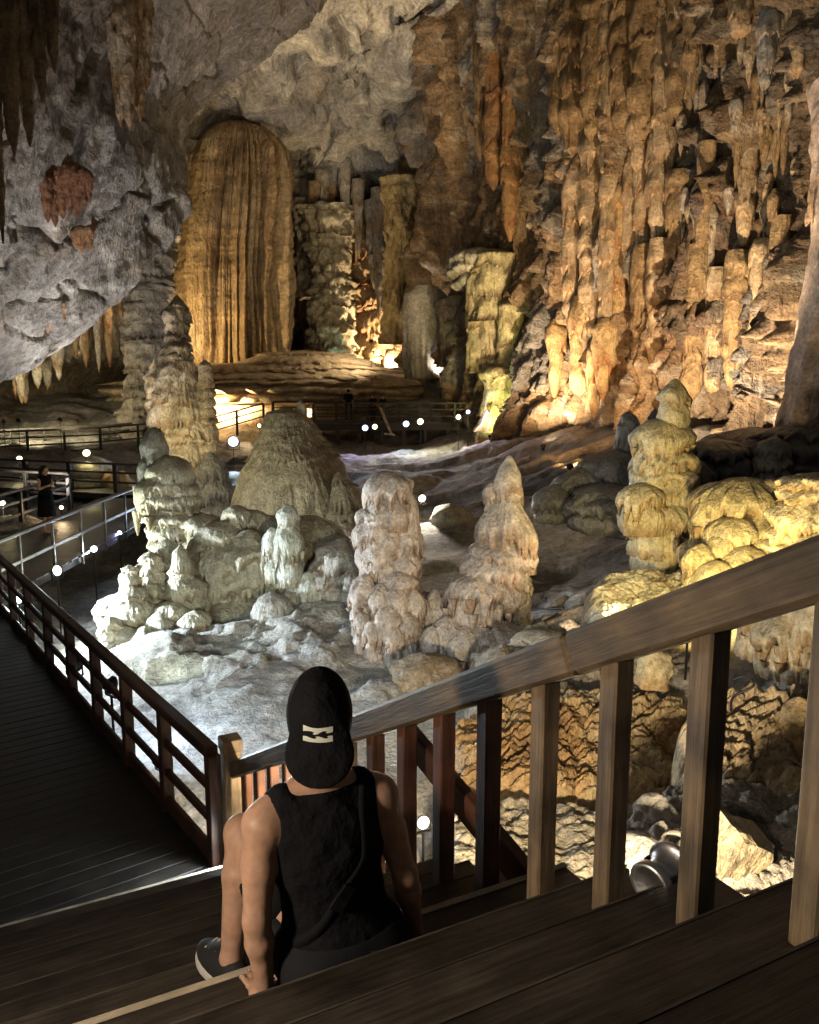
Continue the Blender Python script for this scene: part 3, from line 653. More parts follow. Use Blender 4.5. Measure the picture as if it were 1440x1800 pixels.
stal('stalagmite', 'dark smooth round knob capping the crooked stalagmite by the walkway', 'stalagmite',
     [bell(271, 750, 806, 20, Yc + 0.05, 43, 5, core=30, ov=0.2), bell(262, 800, 838, 15, Yc, 44, 5, core=20)],
     [C(0.2, 0.19, 0.16), C(0.28, 0.27, 0.22), UMBER], M['calcite'])

# --- knobbly cluster at its foot
stal('stalagmite_cluster', 'knobbly cluster of small tiered stalagmites at the foot of the crooked one', 'stalagmites',
     [knob(232, 992, 1090, 24, 15.2, 51, 6), knob(268, 968, 1095, 32, 15.4, 52, 8), knob(322, 958, 1090, 24, 15.2, 53, 5), knob(300, 945, 1060, 30, 15.9, 54, 5),
      knob(205, 1045, 1100, 30, 15.2, 55, 4, pf=BULB), knob(240, 1030, 1120, 34, 14.9, 56, 4, pf=BULB), knob(338, 1010, 1110, 30, 15.3, 57, 3, pf=BULB), knob(300, 1055, 1130, 46, 14.9, 58, 3),
      knob(195, 1083, 1132, 20, 14.3, 59, 3, pf=BULB), knob(285, 1085, 1140, 30, 14.5, 60, 3, pf=BULB), knob(345, 1072, 1125, 26, 14.6, 61, 3, pf=BULB), knob(258, 1100, 1150, 22, 14.2, 62, 2, pf=BULB), knob(225, 1100, 1150, 20, 14.3, 63, 3, pf=BULB)],
     LIME, M['calcite'])
# --- flowstone mound with pale mushrooms
MB_ = [(418, 887, 912, 22, 6, 0, 0.6), (358, 903, 930, 32, 6, 0, 0.8), (392, 915, 950, 40, 10, 0, 0.5), (437, 930, 970, 28, 14, 0, 0.2), (462, 946, 986, 22, 12, 0, 0.1), (400, 945, 1005, 50, 26, 0, 0.3), (450, 955, 1020, 40, 28, 0, 0.2), (360, 935, 990, 34, 14, 0, 0.5), (350, 975, 1030, 30, 14, 0, 0.2), (425, 985, 1035, 36, 18, 0, 0.1), (475, 985, 1035, 30, 16, 0, 0.2), (545, 905, 960, 50, 14, 0, 1.4), (575, 925, 980, 40, 14, 0, 1.2), (470, 905, 945, 36, 10, 0, 1.0), (440, 895, 925, 30, 8, 0, 0.9), (385, 1000, 1050, 34, 14, 0, 0.0)]
stal('flowstone_mound', 'lumpy greenish flowstone mound with dripping skirts behind the white ground', 'flowstone', bells(MB_, 15.8, 211) + [knob(440, 915, 1060, 110, 16.9, 95, 3, pf=((0, 1.1), (0.5, 1.0), (0.8, 0.8), (1, 0.2)))], LIME, M['calcite'])
PB_ = [(507, 887, 920, 18, 6), (506, 918, 972, 24, 16), (479, 926, 966, 15, 18), (493, 945, 975, 15, 16), (517, 970, 1045, 14, 14, 1), (503, 985, 1040, 12, 10, 1, 0.1), (546, 1003, 1050, 24, 18), (530, 1015, 1055, 16, 12), (512, 1030, 1058, 18, 10)]
stal('stalagmite', 'smooth pale green double domed mushroom stalagmite on slender dripping legs', 'stalagmite', bells(PB_, 15.5, 241), [C(0.46, 0.46, 0.38), C(0.60, 0.62, 0.54), C(0.36, 0.30, 0.2)], M['calcite'])
stal('boulder', 'rough upright grey boulder between the mushroom stalagmite and the rosy tiered one', 'boulder',
     [knob(597, 945, 1075, 48, 15.8, 91, 3, pf=((0, 0.55), (0.25, 0.8), (0.6, 1.0), (0.85, 0.85), (1, 0)), lump=0.3, lump_f=2.0, bumps=0.1, bump_f=5, ov=0.1), knob(620, 990, 1080, 24, 15.4, 92, 3)],
     [C(0.34, 0.31, 0.27), C(0.42, 0.39, 0.34), BROWN], M['calcite'])
stal('boulder', 'small rounded grey stone lying before the mushroom stalagmite', 'boulder', [knob(478, 1040, 1085, 36, 14.9, 93, 1, pf=((0, 0.9), (0.4, 1.0), (0.8, 0.7), (1, 0)), lump=0.12, fringe=0.0, ov=0.02)], [C(0.36, 0.34, 0.30), C(0.42, 0.40, 0.36), BROWN], M['calcite'])

# --- the two stalagmites in the middle
Yh = 13.6
HB_ = [(682, 827, 872, 37, 14), (716, 856, 965, 19, 10), (669, 885, 912, 33, 7), (666, 908, 945, 37, 9), (673, 935, 978, 35, 10), (716, 915, 965, 23, 12), (666, 962, 1012, 27, 14, 0, -0.1), (712, 968, 1008, 25, 10, 0, -0.1),
       (640, 1008, 1060, 22, 14, 0, -0.45), (668, 1026, 1064, 19, 10, 0, -0.6), (697, 1026, 1068, 19, 12, 0, -0.6), (726, 1034, 1078, 19, 12, 0, -0.45), (700, 1002, 1036, 30, 8, 0, -0.3), (680, 1062, 1108, 24, 14, 0, -0.75), (714, 1078, 1114, 21, 12, 0, -0.75), (637, 1076, 1104, 14, 8, 0, -0.7), (655, 1090, 1124, 16, 10, 0, -0.85), (690, 1100, 1130, 18, 8, 0, -0.95), (745, 1050, 1100, 16, 10, 0, -0.3), (763, 1035, 1075, 13, 8, 0, -0.2)]
stal('stalagmite', 'stout rosy white tiered stalagmite with a smooth rounded head', 'stalagmite', bells(HB_, Yh, 101) + [knob(686, 900, 1120, 42, Yh + 0.15, 99, 4, pf=((0, 1.2), (0.3, 1.0), (0.8, 0.8), (1, 0.4)))], ROSE, M['calcite'])
IB_ = [(893, 800, 866, 23, 6, 1), (864, 848, 882, 12, 5), (889, 856, 948, 47, 14, 1), (877, 946, 982, 47, 9, 0, -0.05), (868, 962, 1008, 51, 10, 0, -0.08), (889, 1000, 1030, 38, 9), (887, 1024, 1052, 37, 10), (834, 1006, 1048, 46, 34, 0, -0.35), (885, 1045, 1080, 38, 10, 0, -0.05),
       (850, 1080, 1124, 62, 14, 0, -0.45), (785, 1082, 1136, 30, 14, 0, -0.6), (905, 1086, 1128, 36, 12, 0, -0.2), (760, 1100, 1146, 22, 12, 0, -0.75), (820, 1104, 1150, 34, 14, 0, -0.85), (868, 1112, 1154, 36, 12, 0, -0.8), (770, 1062, 1100, 14, 8, 0, -0.3)]
stal('stalagmite', 'leaning rosy white stalagmite with slim pointed tip and spiralling tiers', 'stalagmite', bells(IB_, Yh, 131) + [knob(884, 930, 1120, 38, Yh + 0.1, 98, 4, pf=((0, 1.2), (0.3, 1.0), (0.8, 0.9), (1, 0.4)))], ROSE, M['calcite'])

# --- right hand golden stalagmite
Yj = 15.0
JB_ = [(1185, 665, 704, 27, 6, 1, -0.05), (1183, 694, 752, 23, 8), (1166, 733, 786, 47, 12), (1168, 782, 815, 51, 9), (1166, 810, 846, 51, 10), (1130, 848, 880, 39, 16, 0, -0.4), (1184, 838, 905, 37, 12), (1160, 868, 920, 50, 14, 0, -0.15), (1158, 905, 946, 43, 12, 0, -0.1), (1150, 938, 990, 34, 14, 0, -0.1), (1156, 975, 1020, 36, 12, 0, -0.2), (1200, 890, 950, 34, 18)]
JB_ = [(q_[0], q_[1], q_[2], q_[3] * 0.93) + q_[4:] for q_ in JB_]
stal('stalagmite', 'tall golden stalagmite like a stacked idol with a capped head', 'stalagmite', bells(JB_, Yj, 161) + [knob(1172, 770, 1035, 40, Yj + 0.15, 97, 4, pf=((0, 1.0), (0.3, 0.95), (0.8, 0.85), (1, 0.4)))], GOLD, M['calcite'])
Yk = 12.0
KB_ = [(1262, 846, 890, 42, 16, 0, 1.4), (1302, 838, 896, 62, 18, 0, 1.2), (1352, 842, 905, 40, 16, 0, 1.0), (1240, 880, 930, 24, 24, 0, 1.1), (1290, 908, 955, 44, 18, 0, 0.6), (1338, 902, 950, 38, 18, 0, 0.6), (1348, 944, 992, 34, 18, 0, 0.2), (1275, 925, 985, 30, 16, 0, 0.5), (1310, 960, 1010, 40, 16, 0, 0.1), (1235, 955, 1000, 30, 16, 0, 0.4), (1385, 930, 990, 34, 16, 0, 0.0), (1260, 985, 1030, 34, 12, 0, 0.0), (1350, 1000, 1050, 50, 14, 0, -0.4)]
stal('flowstone_mound', 'broad golden flowstone mound with dripping hems beside the idol stalagmite', 'flowstone', bells(KB_, Yk, 181) + [knob(1300, 870, 1060, 80, Yk + 1.2, 96, 3, pf=((0, 1.1), (0.5, 1.0), (0.8, 0.8), (1, 0.2)))], GOLD, M['calcite'])
stal('flowstone_mound', 'rough bright yellow flowstone bank rising past the wooden handrail', 'flowstone',
     [knob(1432, 828, 1010, 62, 11.2, 141, 7, pf=((0, 1.0), (0.5, 1.0), (0.85, 0.9), (0.95, 0.6), (1, 0)), nt=200, nz=240, lump=0.25, lump_f=2.5, bumps=0.1, bump_f=5, fringe=0.8, fr_f=9), knob(1500, 850, 1060, 90, 10.6, 142, 6, nt=160, nz=160), bell(1400, 1010, 1085, 62, 9.6, 143, 36, nt=160, nz=80), bell(1348, 1030, 1100, 42, 9.7, 144, 30), bell(1455, 1010, 1120, 52, 9.0, 145, 40, nt=150, nz=80), bell(1380, 1075, 1130, 40, 9.3, 146, 24), bell(1425, 1090, 1140, 44, 9.1, 147, 24)],
     [C(0.48, 0.39, 0.24), C(0.58, 0.49, 0.32), OCHRE], M['calcite'])
# --- dim ones behind
stal('stalagmite', 'small pale stalagmite on the dark bank behind the golden mound', 'stalagmite', [knob(1356, 764, 850, 26, 18.5, 161, 3, pf=((0, 1.2), (0.3, 1.05), (0.6, 0.95), (0.85, 0.7), (1, 0)), fringe=0.9)], [C(0.36, 0.34, 0.28), C(0.47, 0.45, 0.39), BROWN], M['calcite'])
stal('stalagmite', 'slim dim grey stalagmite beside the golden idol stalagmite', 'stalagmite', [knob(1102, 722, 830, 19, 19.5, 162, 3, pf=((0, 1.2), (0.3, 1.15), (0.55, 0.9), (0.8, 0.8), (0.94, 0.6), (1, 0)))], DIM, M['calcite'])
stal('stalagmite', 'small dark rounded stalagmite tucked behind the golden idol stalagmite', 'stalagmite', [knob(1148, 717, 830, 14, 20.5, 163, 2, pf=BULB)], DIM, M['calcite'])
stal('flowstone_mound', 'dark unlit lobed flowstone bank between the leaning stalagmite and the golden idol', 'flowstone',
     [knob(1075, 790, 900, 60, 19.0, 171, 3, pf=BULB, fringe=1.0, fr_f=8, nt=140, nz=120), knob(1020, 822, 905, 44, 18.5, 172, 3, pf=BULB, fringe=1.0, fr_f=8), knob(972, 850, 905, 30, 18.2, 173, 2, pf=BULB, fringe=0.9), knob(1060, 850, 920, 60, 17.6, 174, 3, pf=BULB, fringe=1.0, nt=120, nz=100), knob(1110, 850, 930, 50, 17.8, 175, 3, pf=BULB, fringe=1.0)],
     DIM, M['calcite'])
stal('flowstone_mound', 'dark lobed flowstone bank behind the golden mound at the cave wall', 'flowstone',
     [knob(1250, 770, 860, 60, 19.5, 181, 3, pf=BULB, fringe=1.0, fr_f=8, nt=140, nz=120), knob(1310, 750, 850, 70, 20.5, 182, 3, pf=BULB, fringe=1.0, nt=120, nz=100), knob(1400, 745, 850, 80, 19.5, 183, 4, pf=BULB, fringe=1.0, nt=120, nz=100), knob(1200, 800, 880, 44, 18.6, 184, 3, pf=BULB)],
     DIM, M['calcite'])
# --- pink column at the right edge
bP = atY(1455, 760, 20)
stal('stone_column', 'smooth pinkish flared column standing against the ribbed cave wall', 'stone column',
     [dict(base=(float(bP[0]) + 0.55, 20, float(bP[2]) - 0.5), H=8.5, prof=prof((0, 1.75), (0.15, 1.55), (0.35, 1.3), (0.6, 1.1), (0.8, 1.2), (1, 1.5)), seed=191, nt=140, nz=180, tiers=2, ov=0.05, fringe=0.2, flute=0.04, fl_f=6, lump=0.12, lump_f=1.5)],
     [C(0.50, 0.37, 0.29), C(0.58, 0.46, 0.38), OCHRE], M['rock_mid'])

# --- yellow lit column group at the far turn of the wall
Yn = 40.0
def colm(px, y0, y1, half, Y, seed, pf, tiers=3, **k):
    d = knob(px, y0, y1, half, Y, seed, tiers, pf=pf); d.update(dict(nt=150, nz=170, ov=0.08, flute=0.10, fl_f=12, fringe=0.4, lump=half * pxm(Y) * 0.22)); d.update(k); return d
PIL = ((0, 1.15), (0.06, 1.0), (0.4, 0.95), (0.8, 1.0), (0.93, 1.1), (1, 0.3))
stal('stone_column', 'yellow lit fluted column with swollen stump base at the foot of the wall', 'stone column',
     [colm(893, 640, 752, 44, Yn, 201, ((0, 1.2), (0.1, 1.0), (0.5, 0.93), (0.85, 1.0), (0.95, 0.8), (1, 0))), colm(896, 528, 650, 20, Yn, 202, PIL), colm(870, 440, 560, 34, Yn + 1.2, 203, PIL), colm(845, 470, 650, 24, Yn + 1.6, 204, PIL), colm(912, 470, 620, 18, Yn + 1.0, 205, PIL), colm(870, 500, 680, 26, Yn + 1.2, 206, PIL)],
     [C(0.44, 0.38, 0.2), C(0.54, 0.48, 0.28), BROWN], M['rock_mid'])
stal('flowstone_ledge', 'pale green capped ledge of rock jutting above the yellow column', 'flowstone',
     [colm(845, 438, 505, 56, Yn + 2.5, 207, ((0, 0.5), (0.4, 0.8), (0.75, 1.0), (0.95, 0.7), (1, 0)), lump=0.5, lump_f=0.9, ov=0.2, fringe=0.8)], [C(0.40, 0.38, 0.28), C(0.52, 0.52, 0.42), BROWN], M['rock_mid'])
stal('drapery_curtain', 'pale fluted stone curtain beside the far stairway', 'stone curtain',
     [colm(748, 502, 660, 34, 49, 211, ((0, 0.9), (0.1, 0.95), (0.9, 1.05), (1, 0.5)), tiers=1, flute=0.16, fl_f=15, ell=(1, 0.6, 0), lump=0.1, nt=220)], [C(0.40, 0.37, 0.32), C(0.54, 0.51, 0.46), C(0.26, 0.22, 0.17)], M['rock_mid'])
stal('flowstone_mass', 'bright lime lit flowstone cascade between the pale curtain and the yellow column', 'flowstone',
     [colm(808, 565, 665, 20, 46.5, 212, BULB, tiers=7, lump=0.3, ov=0.3, fringe=0.6), colm(800, 520, 640, 26, 47.5, 213, PIL, tiers=5, lump=0.35)], LIME, M['rock_mid'])
# --- far chamber columns
for i, (px, y0, y1, h, Y, lab, cc, hl) in enumerate((
        (583, 395, 640, 30, 63, 'grey green far column built of ragged ledges next to the giant column', LIME, 14),
        (655, 415, 640, 34, 66, 'ochre far column with bulging base in the back chamber', [OCHRE, BUFF, RUST], 9),
        (545, 350, 520, 16, 66, 'thin pale far column close to the side of the giant column', [PALE, CREAM, BROWN], 5),
        (702, 345, 600, 20, 58, 'golden smooth far column hanging by the turn of the ribbed wall', [C(0.4, 0.3, 0.14), C(0.5, 0.4, 0.22), BROWN], 3),
        (620, 380, 600, 12, 67, 'slender dark far column between the green and the ochre column', [BROWN, BUFF, UMBER], 8))):
    stal('stone_column', lab, 'stone column', [colm(px, y0 - 30, y1, h, Y, 220 + i, ((0, 1.3), (0.15, 1.1), (0.35, 0.95), (0.6, 0.85), (0.85, 1.1), (1, 1.5)), tiers=hl, ov=0.17, lump=h * pxm(Y) * 0.75, lump_f=1.3, lump_o=4, fringe=0.8, flute=0.12, bumps=0.3, bump_f=1.2)], cc, M['rock_mid'])
# hanging icicles of the far vault: pieces of the ceiling
def icicle(parent, px, y0, y1, half, Y, seed, cc, mat='rock_mid', **k):
    pf = ((0, 0.05), (0.08, 0.3), (0.3, 0.6), (0.7, 0.9), (1, 1.25))
    d = knob(px, y0, y1, half, Y, seed, k.pop('tiers', 3), pf=pf); d.update(dict(nt=36, nz=44, ov=0.15, flute=0.12, fl_f=4, fringe=0.4, skirt=0)); d.update(k)
    return stal('stalactite', None, None, [d], cc, M[mat], parent)
class _Proxy: pass
def piece_parent(o): return o
for i in range(46):
    px = RG.uniform(525, 735); t = RG.uniform(0, 1); y0 = 345 + 30 * math.sin(px * 0.05) + RG.uniform(-18, 10); ln = RG.uniform(45, 150) * (0.6 + t)
    icicle(vault, px, y0 - 30, y0 + ln, RG.uniform(5, 13), RG.uniform(62, 68), 300 + i, [[PALE, CREAM, BROWN], [BUFF, PALE, OCHRE], [OCHRE, BUFF, RUST]][i % 3])
# icicles along the grey slab's lip
for i in range(34):
    px = RG.uniform(25, 255); yl = 668 - px * 0.72; y0 = yl - 30 + RG.uniform(-25, 25); ln = RG.uniform(50, 140)
    icicle(slab, px, y0 - 30, min(y0 + ln, 705), RG.uniform(5, 15), 44.5 + 5.5 * px / 250 + RG.uniform(-1.5, 1.5), 340 + i, [[CREAM, PALE, OCHRE], [BUFF, CREAM, OCHRE], [OCHRE, BUFF, RUST]][i % 3], nt=48, nz=60)
# clusters on the slab
def cluster(name, label, pts, Y, cc, seed, mat='rock_mid'):
    ps = []
    for i, (px, y0, y1, h) in enumerate(pts):
        d = knob(px, y0, y1, h, Y + RG.uniform(-0.4, 0.4), seed + i, 2, pf=((0, 0.05), (0.1, 0.35), (0.4, 0.65), (0.8, 1.0), (0.93, 0.9), (1, 0.2))); d.update(dict(nt=44, nz=60, ov=0.12, flute=0.14, fl_f=5, fringe=0.4, skirt=0)); ps.append(d)
    stal(name, label, 'stalactites', ps, cc, M[mat])
cluster('stalactite_cluster', 'rust red beard of stalactites under a dark crack on the grey slab', [(72, 300, 365, 9), (84, 292, 385, 11), (97, 288, 392, 11), (110, 285, 378, 12), (124, 285, 372, 12), (137, 288, 378, 10), (149, 292, 362, 9), (158, 298, 350, 7), (92, 286, 345, 14), (130, 284, 345, 16)], 27.0, [C(0.19, 0.085, 0.045), C(0.26, 0.13, 0.07), C(0.12, 0.05, 0.03)], 400)
cluster('stalactite_cluster', 'small rusty hanging tuft below the red stalactite beard', [(133, 402, 432, 7), (145, 396, 440, 10), (158, 396, 436, 8), (166, 384, 402, 4)], 29.0, [C(0.23, 0.12, 0.06), C(0.32, 0.2, 0.11), RUST], 420)
cluster('stalactite_cluster', 'pinkish brown hanging fins near the lower edge of the grey slab', [(48, 505, 560, 10), (66, 490, 552, 13), (84, 472, 580, 14), (98, 465, 520, 8), (114, 530, 560, 5)], 31.0, [C(0.36, 0.23, 0.15), C(0.46, 0.34, 0.25), RUST], 440)
cluster('stone_drapery', 'ochre streaked drapery hanging from a ridge of the grey slab', [(212, 20, 215, 14), (228, -10, 222, 18), (246, -30, 205, 18), (258, -40, 150, 14)], 27.0, [C(0.28, 0.17, 0.07), C(0.46, 0.39, 0.31), C(0.2, 0.1, 0.03)], 460)
cluster('stone_drapery', 'dark brown ribbed drapery hanging highest on the grey slab', [(-10, -200, 330, 28), (25, -200, 265, 24), (52, -200, 250, 20), (75, -200, 170, 20), (96, -200, 120, 16), (5, -200, 420, 16)], 21.5, [C(0.14, 0.09, 0.045), C(0.2, 0.14, 0.08), C(0.09, 0.05, 0.025)], 480)
# hanging columns on the ribbed wall: pieces of it
BRN = [C(0.25, 0.165, 0.08), C(0.36, 0.25, 0.13), C(0.15, 0.085, 0.04)]
TAN = [C(0.38, 0.27, 0.15), C(0.50, 0.39, 0.26), C(0.24, 0.13, 0.06)]
ORG = [C(0.44, 0.28, 0.12), C(0.52, 0.38, 0.2), RUST]
hang = [(985, -120, 265, 22, BRN), (1010, -120, 275, 26, BRN), (1040, -120, 240, 20, BRN), (1066, -120, 255, 18, TAN), (1095, -120, 230, 22, BRN), (1130, -120, 240, 24, BRN), (1160, -120, 280, 18, TAN), (1185, -100, 200, 16, BRN),
        (1003, 240, 560, 17, TAN), (1033, 230, 640, 19, TAN), (1063, 250, 690, 16, TAN), (1083, 330, 620, 13, ORG), (1108, 270, 470, 14, TAN), (1130, 275, 440, 15, TAN), (1158, 230, 420, 20, TAN), (1120, 200, 300, 18, TAN), (1080, 200, 265, 10, TAN), (1078, 280, 330, 9, TAN),
        (1215, -100, 120, 16, BRN), (1300, -100, 60, 18, TAN), (1345, -100, 150, 14, [PALE, GREY, BROWN]), (1400, -100, 130, 20, TAN),
        (868, -60, 330, 18, [RUST, OCHRE, UMBER]), (897, -80, 420, 16, [C(0.26, 0.14, 0.05), OCHRE, RUST]), (845, -40, 280, 12, BRN), (915, 260, 470, 12, BRN), (1060, 560, 700, 22, ORG), (1020, 520, 690, 18, ORG), (975, 560, 700, 16, ORG), (1122, 430, 690, 15, BRN), (1150, 420, 640, 17, TAN), (1180, 300, 600, 16, BRN), (1215, 430, 700, 18, BRN), (1250, 470, 690, 15, TAN), (1285, 440, 680, 18, BRN), (1325, 420, 700, 16, TAN), (1358, 380, 640, 15, BRN), (1045, 600, 730, 18, ORG), (1235, 250, 430, 13, BRN), (1305, 230, 430, 14, TAN)]
_dx, _dz = WR[..., 0], WR[..., 2] - EYE; _zc = WR[..., 1] * CP - _dz * SP; _yc = WR[..., 1] * SP + _dz * CP
W_px = 720 + 1440 * _dx / _zc; W_py = 900 - 1440 * _yc / _zc
for _ in range(64):
    x_ = RG.uniform(1190, 1415); y_ = RG.uniform(-20, 400) if x_ < 1370 else RG.uniform(-20, 340); l_ = RG.uniform(40, 130)
    hang.append((x_, y_, y_ + l_, RG.uniform(4.5, 11), [TAN, BRN, BRN, [C(0.38, 0.31, 0.23), BUFF, BROWN], [GREY, BUFF, BROWN]][int(RG.integers(5))]))
def wall_Y(px, y0, y1, hf):
    m_ = (np.abs(W_px - px) < hf + 6) & (W_py > max(y0, -60)) & (W_py < y1)
    return float(np.percentile(WR[..., 1][m_], 42 if px < 930 or (px > 1100 and y1 > 560) else 22 if hf > 15.01 or y1 - y0 > 131 else 26)) if m_.any() else 35.0
for i, (px, y0, y1, h, cc) in enumerate(hang):
    long_ = (y1 - y0) > 150
    pf = ((0, 0.12), (0.05, 0.55), (0.2, 0.85), (0.5, 0.9), (0.8, 1.0), (1, 1.2)) if long_ else ((0, 0.04), (0.12, 0.3), (0.4, 0.62), (0.75, 0.95), (0.9, 1.0), (1, 0.5))
    d = knob(px, y0, y1, h * 1.1, wall_Y(px, y0, y1, h), 500 + i, max(2, int((y1 - y0) / 48)), pf=pf)
    d.update(dict(nt=40 if long_ else 28, nz=84 if long_ else 34, ov=0.3, flute=0.12, fl_f=3, fringe=0.7, fr_f=2.5, skirt=0, lump=h * pxm(36) * 0.45, lump_f=0.9, bumps=0))
    stal('stalactite', None, None, [d], cc, M['rock_mid'], wall_r)

# --- foreground rocks on the right, below the stairs
def ribs(name, label, px0, px1, py0, py1, Y0, Y1, seed, cc):
    nu, nv = 260, 150
    a = np.linspace(0, 1, nu)[None, :]; b2 = np.linspace(0, 1, nv)[:, None]
    p00, p10, p01, p11 = atY(px0, py0, Y1), atY(px1, py0 - 10, Y1), atY(px0 - 20, py1, Y0), atY(px1 + 60, py1 + 20, Y0)
    P = (p00 * (1 - a[..., None]) + p10 * a[..., None]) * (1 - b2[..., None]) + (p01 * (1 - a[..., None]) + p11 * a[..., None]) * b2[..., None]
    S = arclen(P); T = b2 * np.linalg.norm(p01 - p00) + 0 * S
    Sw = S + 0.25 * pn(S * 0.8, T * 1.5, seed); Tw = T + 0.28 * fbm(S, T, 0 * S + seed, 0.9, 3)
    lb = Sw * 2.3 + 0.8 * pn(S * 1.1, T * 1.7, 4.4 + seed); li = np.floor(lb); lf = lb - li
    lobe = np.sin(np.pi * lf) ** 0.6
    off = 2.2 * hsh(li, 3, seed)
    rid = np.abs(pn(Sw * 2.6 + li * 7.1, Tw * 8.5 + Sw * 2.0 + off, 2.2 + seed))
    rid2 = np.abs(pn(Sw * 5.0 + li * 3.3, Tw * 17.0 + Sw * 4.0 + off, 6.2 + seed))
    edge = np.clip(np.sin(np.pi * np.clip(a, 0, 1)) ** 0.35 * np.sin(np.pi * np.clip(b2, 0, 1)) ** 0.45 + 0.35 * (fbm(S, T, 0 * S + 21, 1.1, 3) - 0.1), 0, 1)
    D = (0.10 * lobe + 0.10 * (1 - sstep(0, 0.4, rid)) + 0.05 * (1 - sstep(0, 0.35, rid2)) + 0.22 * fbm(S, T, 0 * S + 3, 1.1, 4) + 0.18) * sstep(0, 0.5, edge) - 0.5 * (1 - sstep(0, 0.6, edge))
    n = fbm(S, T, 0 * S + 9, 1.2, 3)
    t = blend([cc[0], cc[1], cc[2]], [n, sstep(-0.2, 0.4, n), sstep(0.15, 0.5, -n) * 0.7])
    Q = P + normals(P) * D[..., None]
    o = mesh_np(name, Q.reshape(-1, 3), grid_quads(nv, nu), M['calcite'], None, t)
    tag(o, label, 'flowstone')
ribs('rimstone_ridge', 'low ochre ridge of rippled rimstone seen through the stair balusters', 790, 1240, 1262, 1430, 7.6, 9.6, 1, [OCHRE * 0.95, C(0.52, 0.40, 0.22), BROWN])
ribs('rimstone_ridge', 'larger tan rippled rimstone bank on the slope nearest the ribbed wall', 1190, 1560, 1255, 1420, 6.7, 8.4, 5, [C(0.42, 0.31, 0.18), C(0.52, 0.42, 0.27), BROWN])
def crust(label, px0, px1, py0, py1, Y0, Y1, seed, cc, f=1.0, amp=1.0, bias=0.0):
    nu, nv = 210, 150
    a = np.linspace(0, 1, nu)[None, :]; b2 = np.linspace(0, 1, nv)[:, None]
    p00, p10, p01, p11 = atY(px0, py0, Y1), atY(px1, py0, Y1), atY(px0 - 25, py1, Y0), atY(px1 + 40, py1, Y0)
    P = (p00 * (1 - a[..., None]) + p10 * a[..., None]) * (1 - b2[..., None]) + (p01 * (1 - a[..., None]) + p11 * a[..., None]) * b2[..., None]
    x, y, z = P[..., 0], P[..., 1], P[..., 2]
    wx = 0.12 * fbm(x, y, z, 2.0, 3)
    D = amp * (0.30 * cells(x + wx, y, z + wx, 1.5 * f, seed) + 0.16 * cells(x - wx, y, z, 3.4 * f, seed + 7) + 0.07 * cells(x + wx, y + wx, z, 8.0 * f, seed + 11) + 0.26 * fbm(x, y, z, 1.1 * f, 5, 0.55) + 0.05 * fbm(x, y, z, 7 * f, 3) - 0.15)
    e = np.clip(np.sin(np.pi * a) ** 0.4 * np.sin(np.pi * b2) ** 0.4, 0, 1)
    D = (D + bias) * sstep(0, 0.6, e) - 0.6 * (1 - sstep(0, 0.7, e + 0.25 * fbm(x, y, z, 1.5, 3)))
    n = fbm(x, y, z, 1.3, 4)
    t = blend([cc[0], cc[1], cc[2]], [n, sstep(-0.2, 0.4, n), sstep(0.1, 0.45, -n) * 0.8])
    Q = P + normals(P) * D[..., None]
    tag(mesh_np('ground_crust', Q.reshape(-1, 3), grid_quads(nv, nu), M['ground'], None, t), label, 'rock crust')
def boulder(label, px, py0, py1, half, Y, seed, cc, **k):
    d = knob(px, py0, py1, half, Y, seed, 1, pf=((0, 0.95), (0.3, 1.05), (0.6, 0.95), (0.82, 0.7), (0.95, 0.35), (1, 0)))
    d.update(dict(nt=170, nz=130, ov=0.02, fringe=0, flute=0.05, fl_f=2, groove=0.0, lump=half * pxm(Y) * 0.75, lump_f=1.0 / (half * pxm(Y)), lump_o=6, bumps=half * pxm(Y) * 0.28, bump_f=2.2 / (half * pxm(Y)))); d.update(k)
    stal('boulder', label, 'boulder', [d], cc, M['ground'])
SAND = [C(0.40, 0.34, 0.25), C(0.48, 0.42, 0.32), BROWN]
GRY = [C(0.30, 0.275, 0.235), C(0.38, 0.35, 0.30), UMBER]
crust('sandy hummocky ground crust behind the lower stair balusters', 770, 1090, 1412, 1600, 5.4, 7.6, 3, [C(0.42, 0.36, 0.26), C(0.50, 0.44, 0.33), C(0.27, 0.21, 0.14)], 1.15, 0.8, -0.12)
crust('dark crumbly rubble slope between handrail and rippled rimstone', 830, 1470, 1085, 1285, 8.9, 11.8, 5, [C(0.30, 0.25, 0.19), C(0.42, 0.36, 0.28), C(0.15, 0.11, 0.08)], 1.5, 0.9, -0.22)
crust('pitted grey rock slope under the broken slab beside the stairs', 1060, 1480, 1405, 1640, 4.4, 6.7, 9, [C(0.27, 0.235, 0.19), C(0.37, 0.33, 0.27), C(0.12, 0.09, 0.065)], 1.3, 1.1, -0.15)
crust('low cream lobed ledge in front of the idol stalagmite', 1035, 1275, 985, 1115, 11.0, 13.6, 15, [C(0.46, 0.41, 0.32), C(0.55, 0.50, 0.41), BROWN], 2.0, 0.5, -0.22)
boulder('rounded sandy grey boulder beneath the polished steel lamp', 1120, 1470, 1590, 52, 5.0, 601, GRY)
boulder('upright lumpy grey boulder wedged behind the stair balusters', 1150, 1395, 1500, 42, 5.8, 602, GRY)
boulder('small ochre lump perched on the rubble slope', 1400, 1225, 1300, 30, 7.4, 607, ORG)
boulder('pale yellow knob of rock hanging over the rubble under the handrail', 1150, 1140, 1180, 26, 8.6, 608, GOLD)
boulder('brown crumbling lump behind the person in the cap', 745, 1150, 1220, 50, 11.5, 610, [C(0.3, 0.22, 0.14), BUFF, BROWN])
boulder('pale grey boulder just above the handrail near the leaning stalagmite', 960, 1110, 1170, 50, 11.0, 611, SAND)
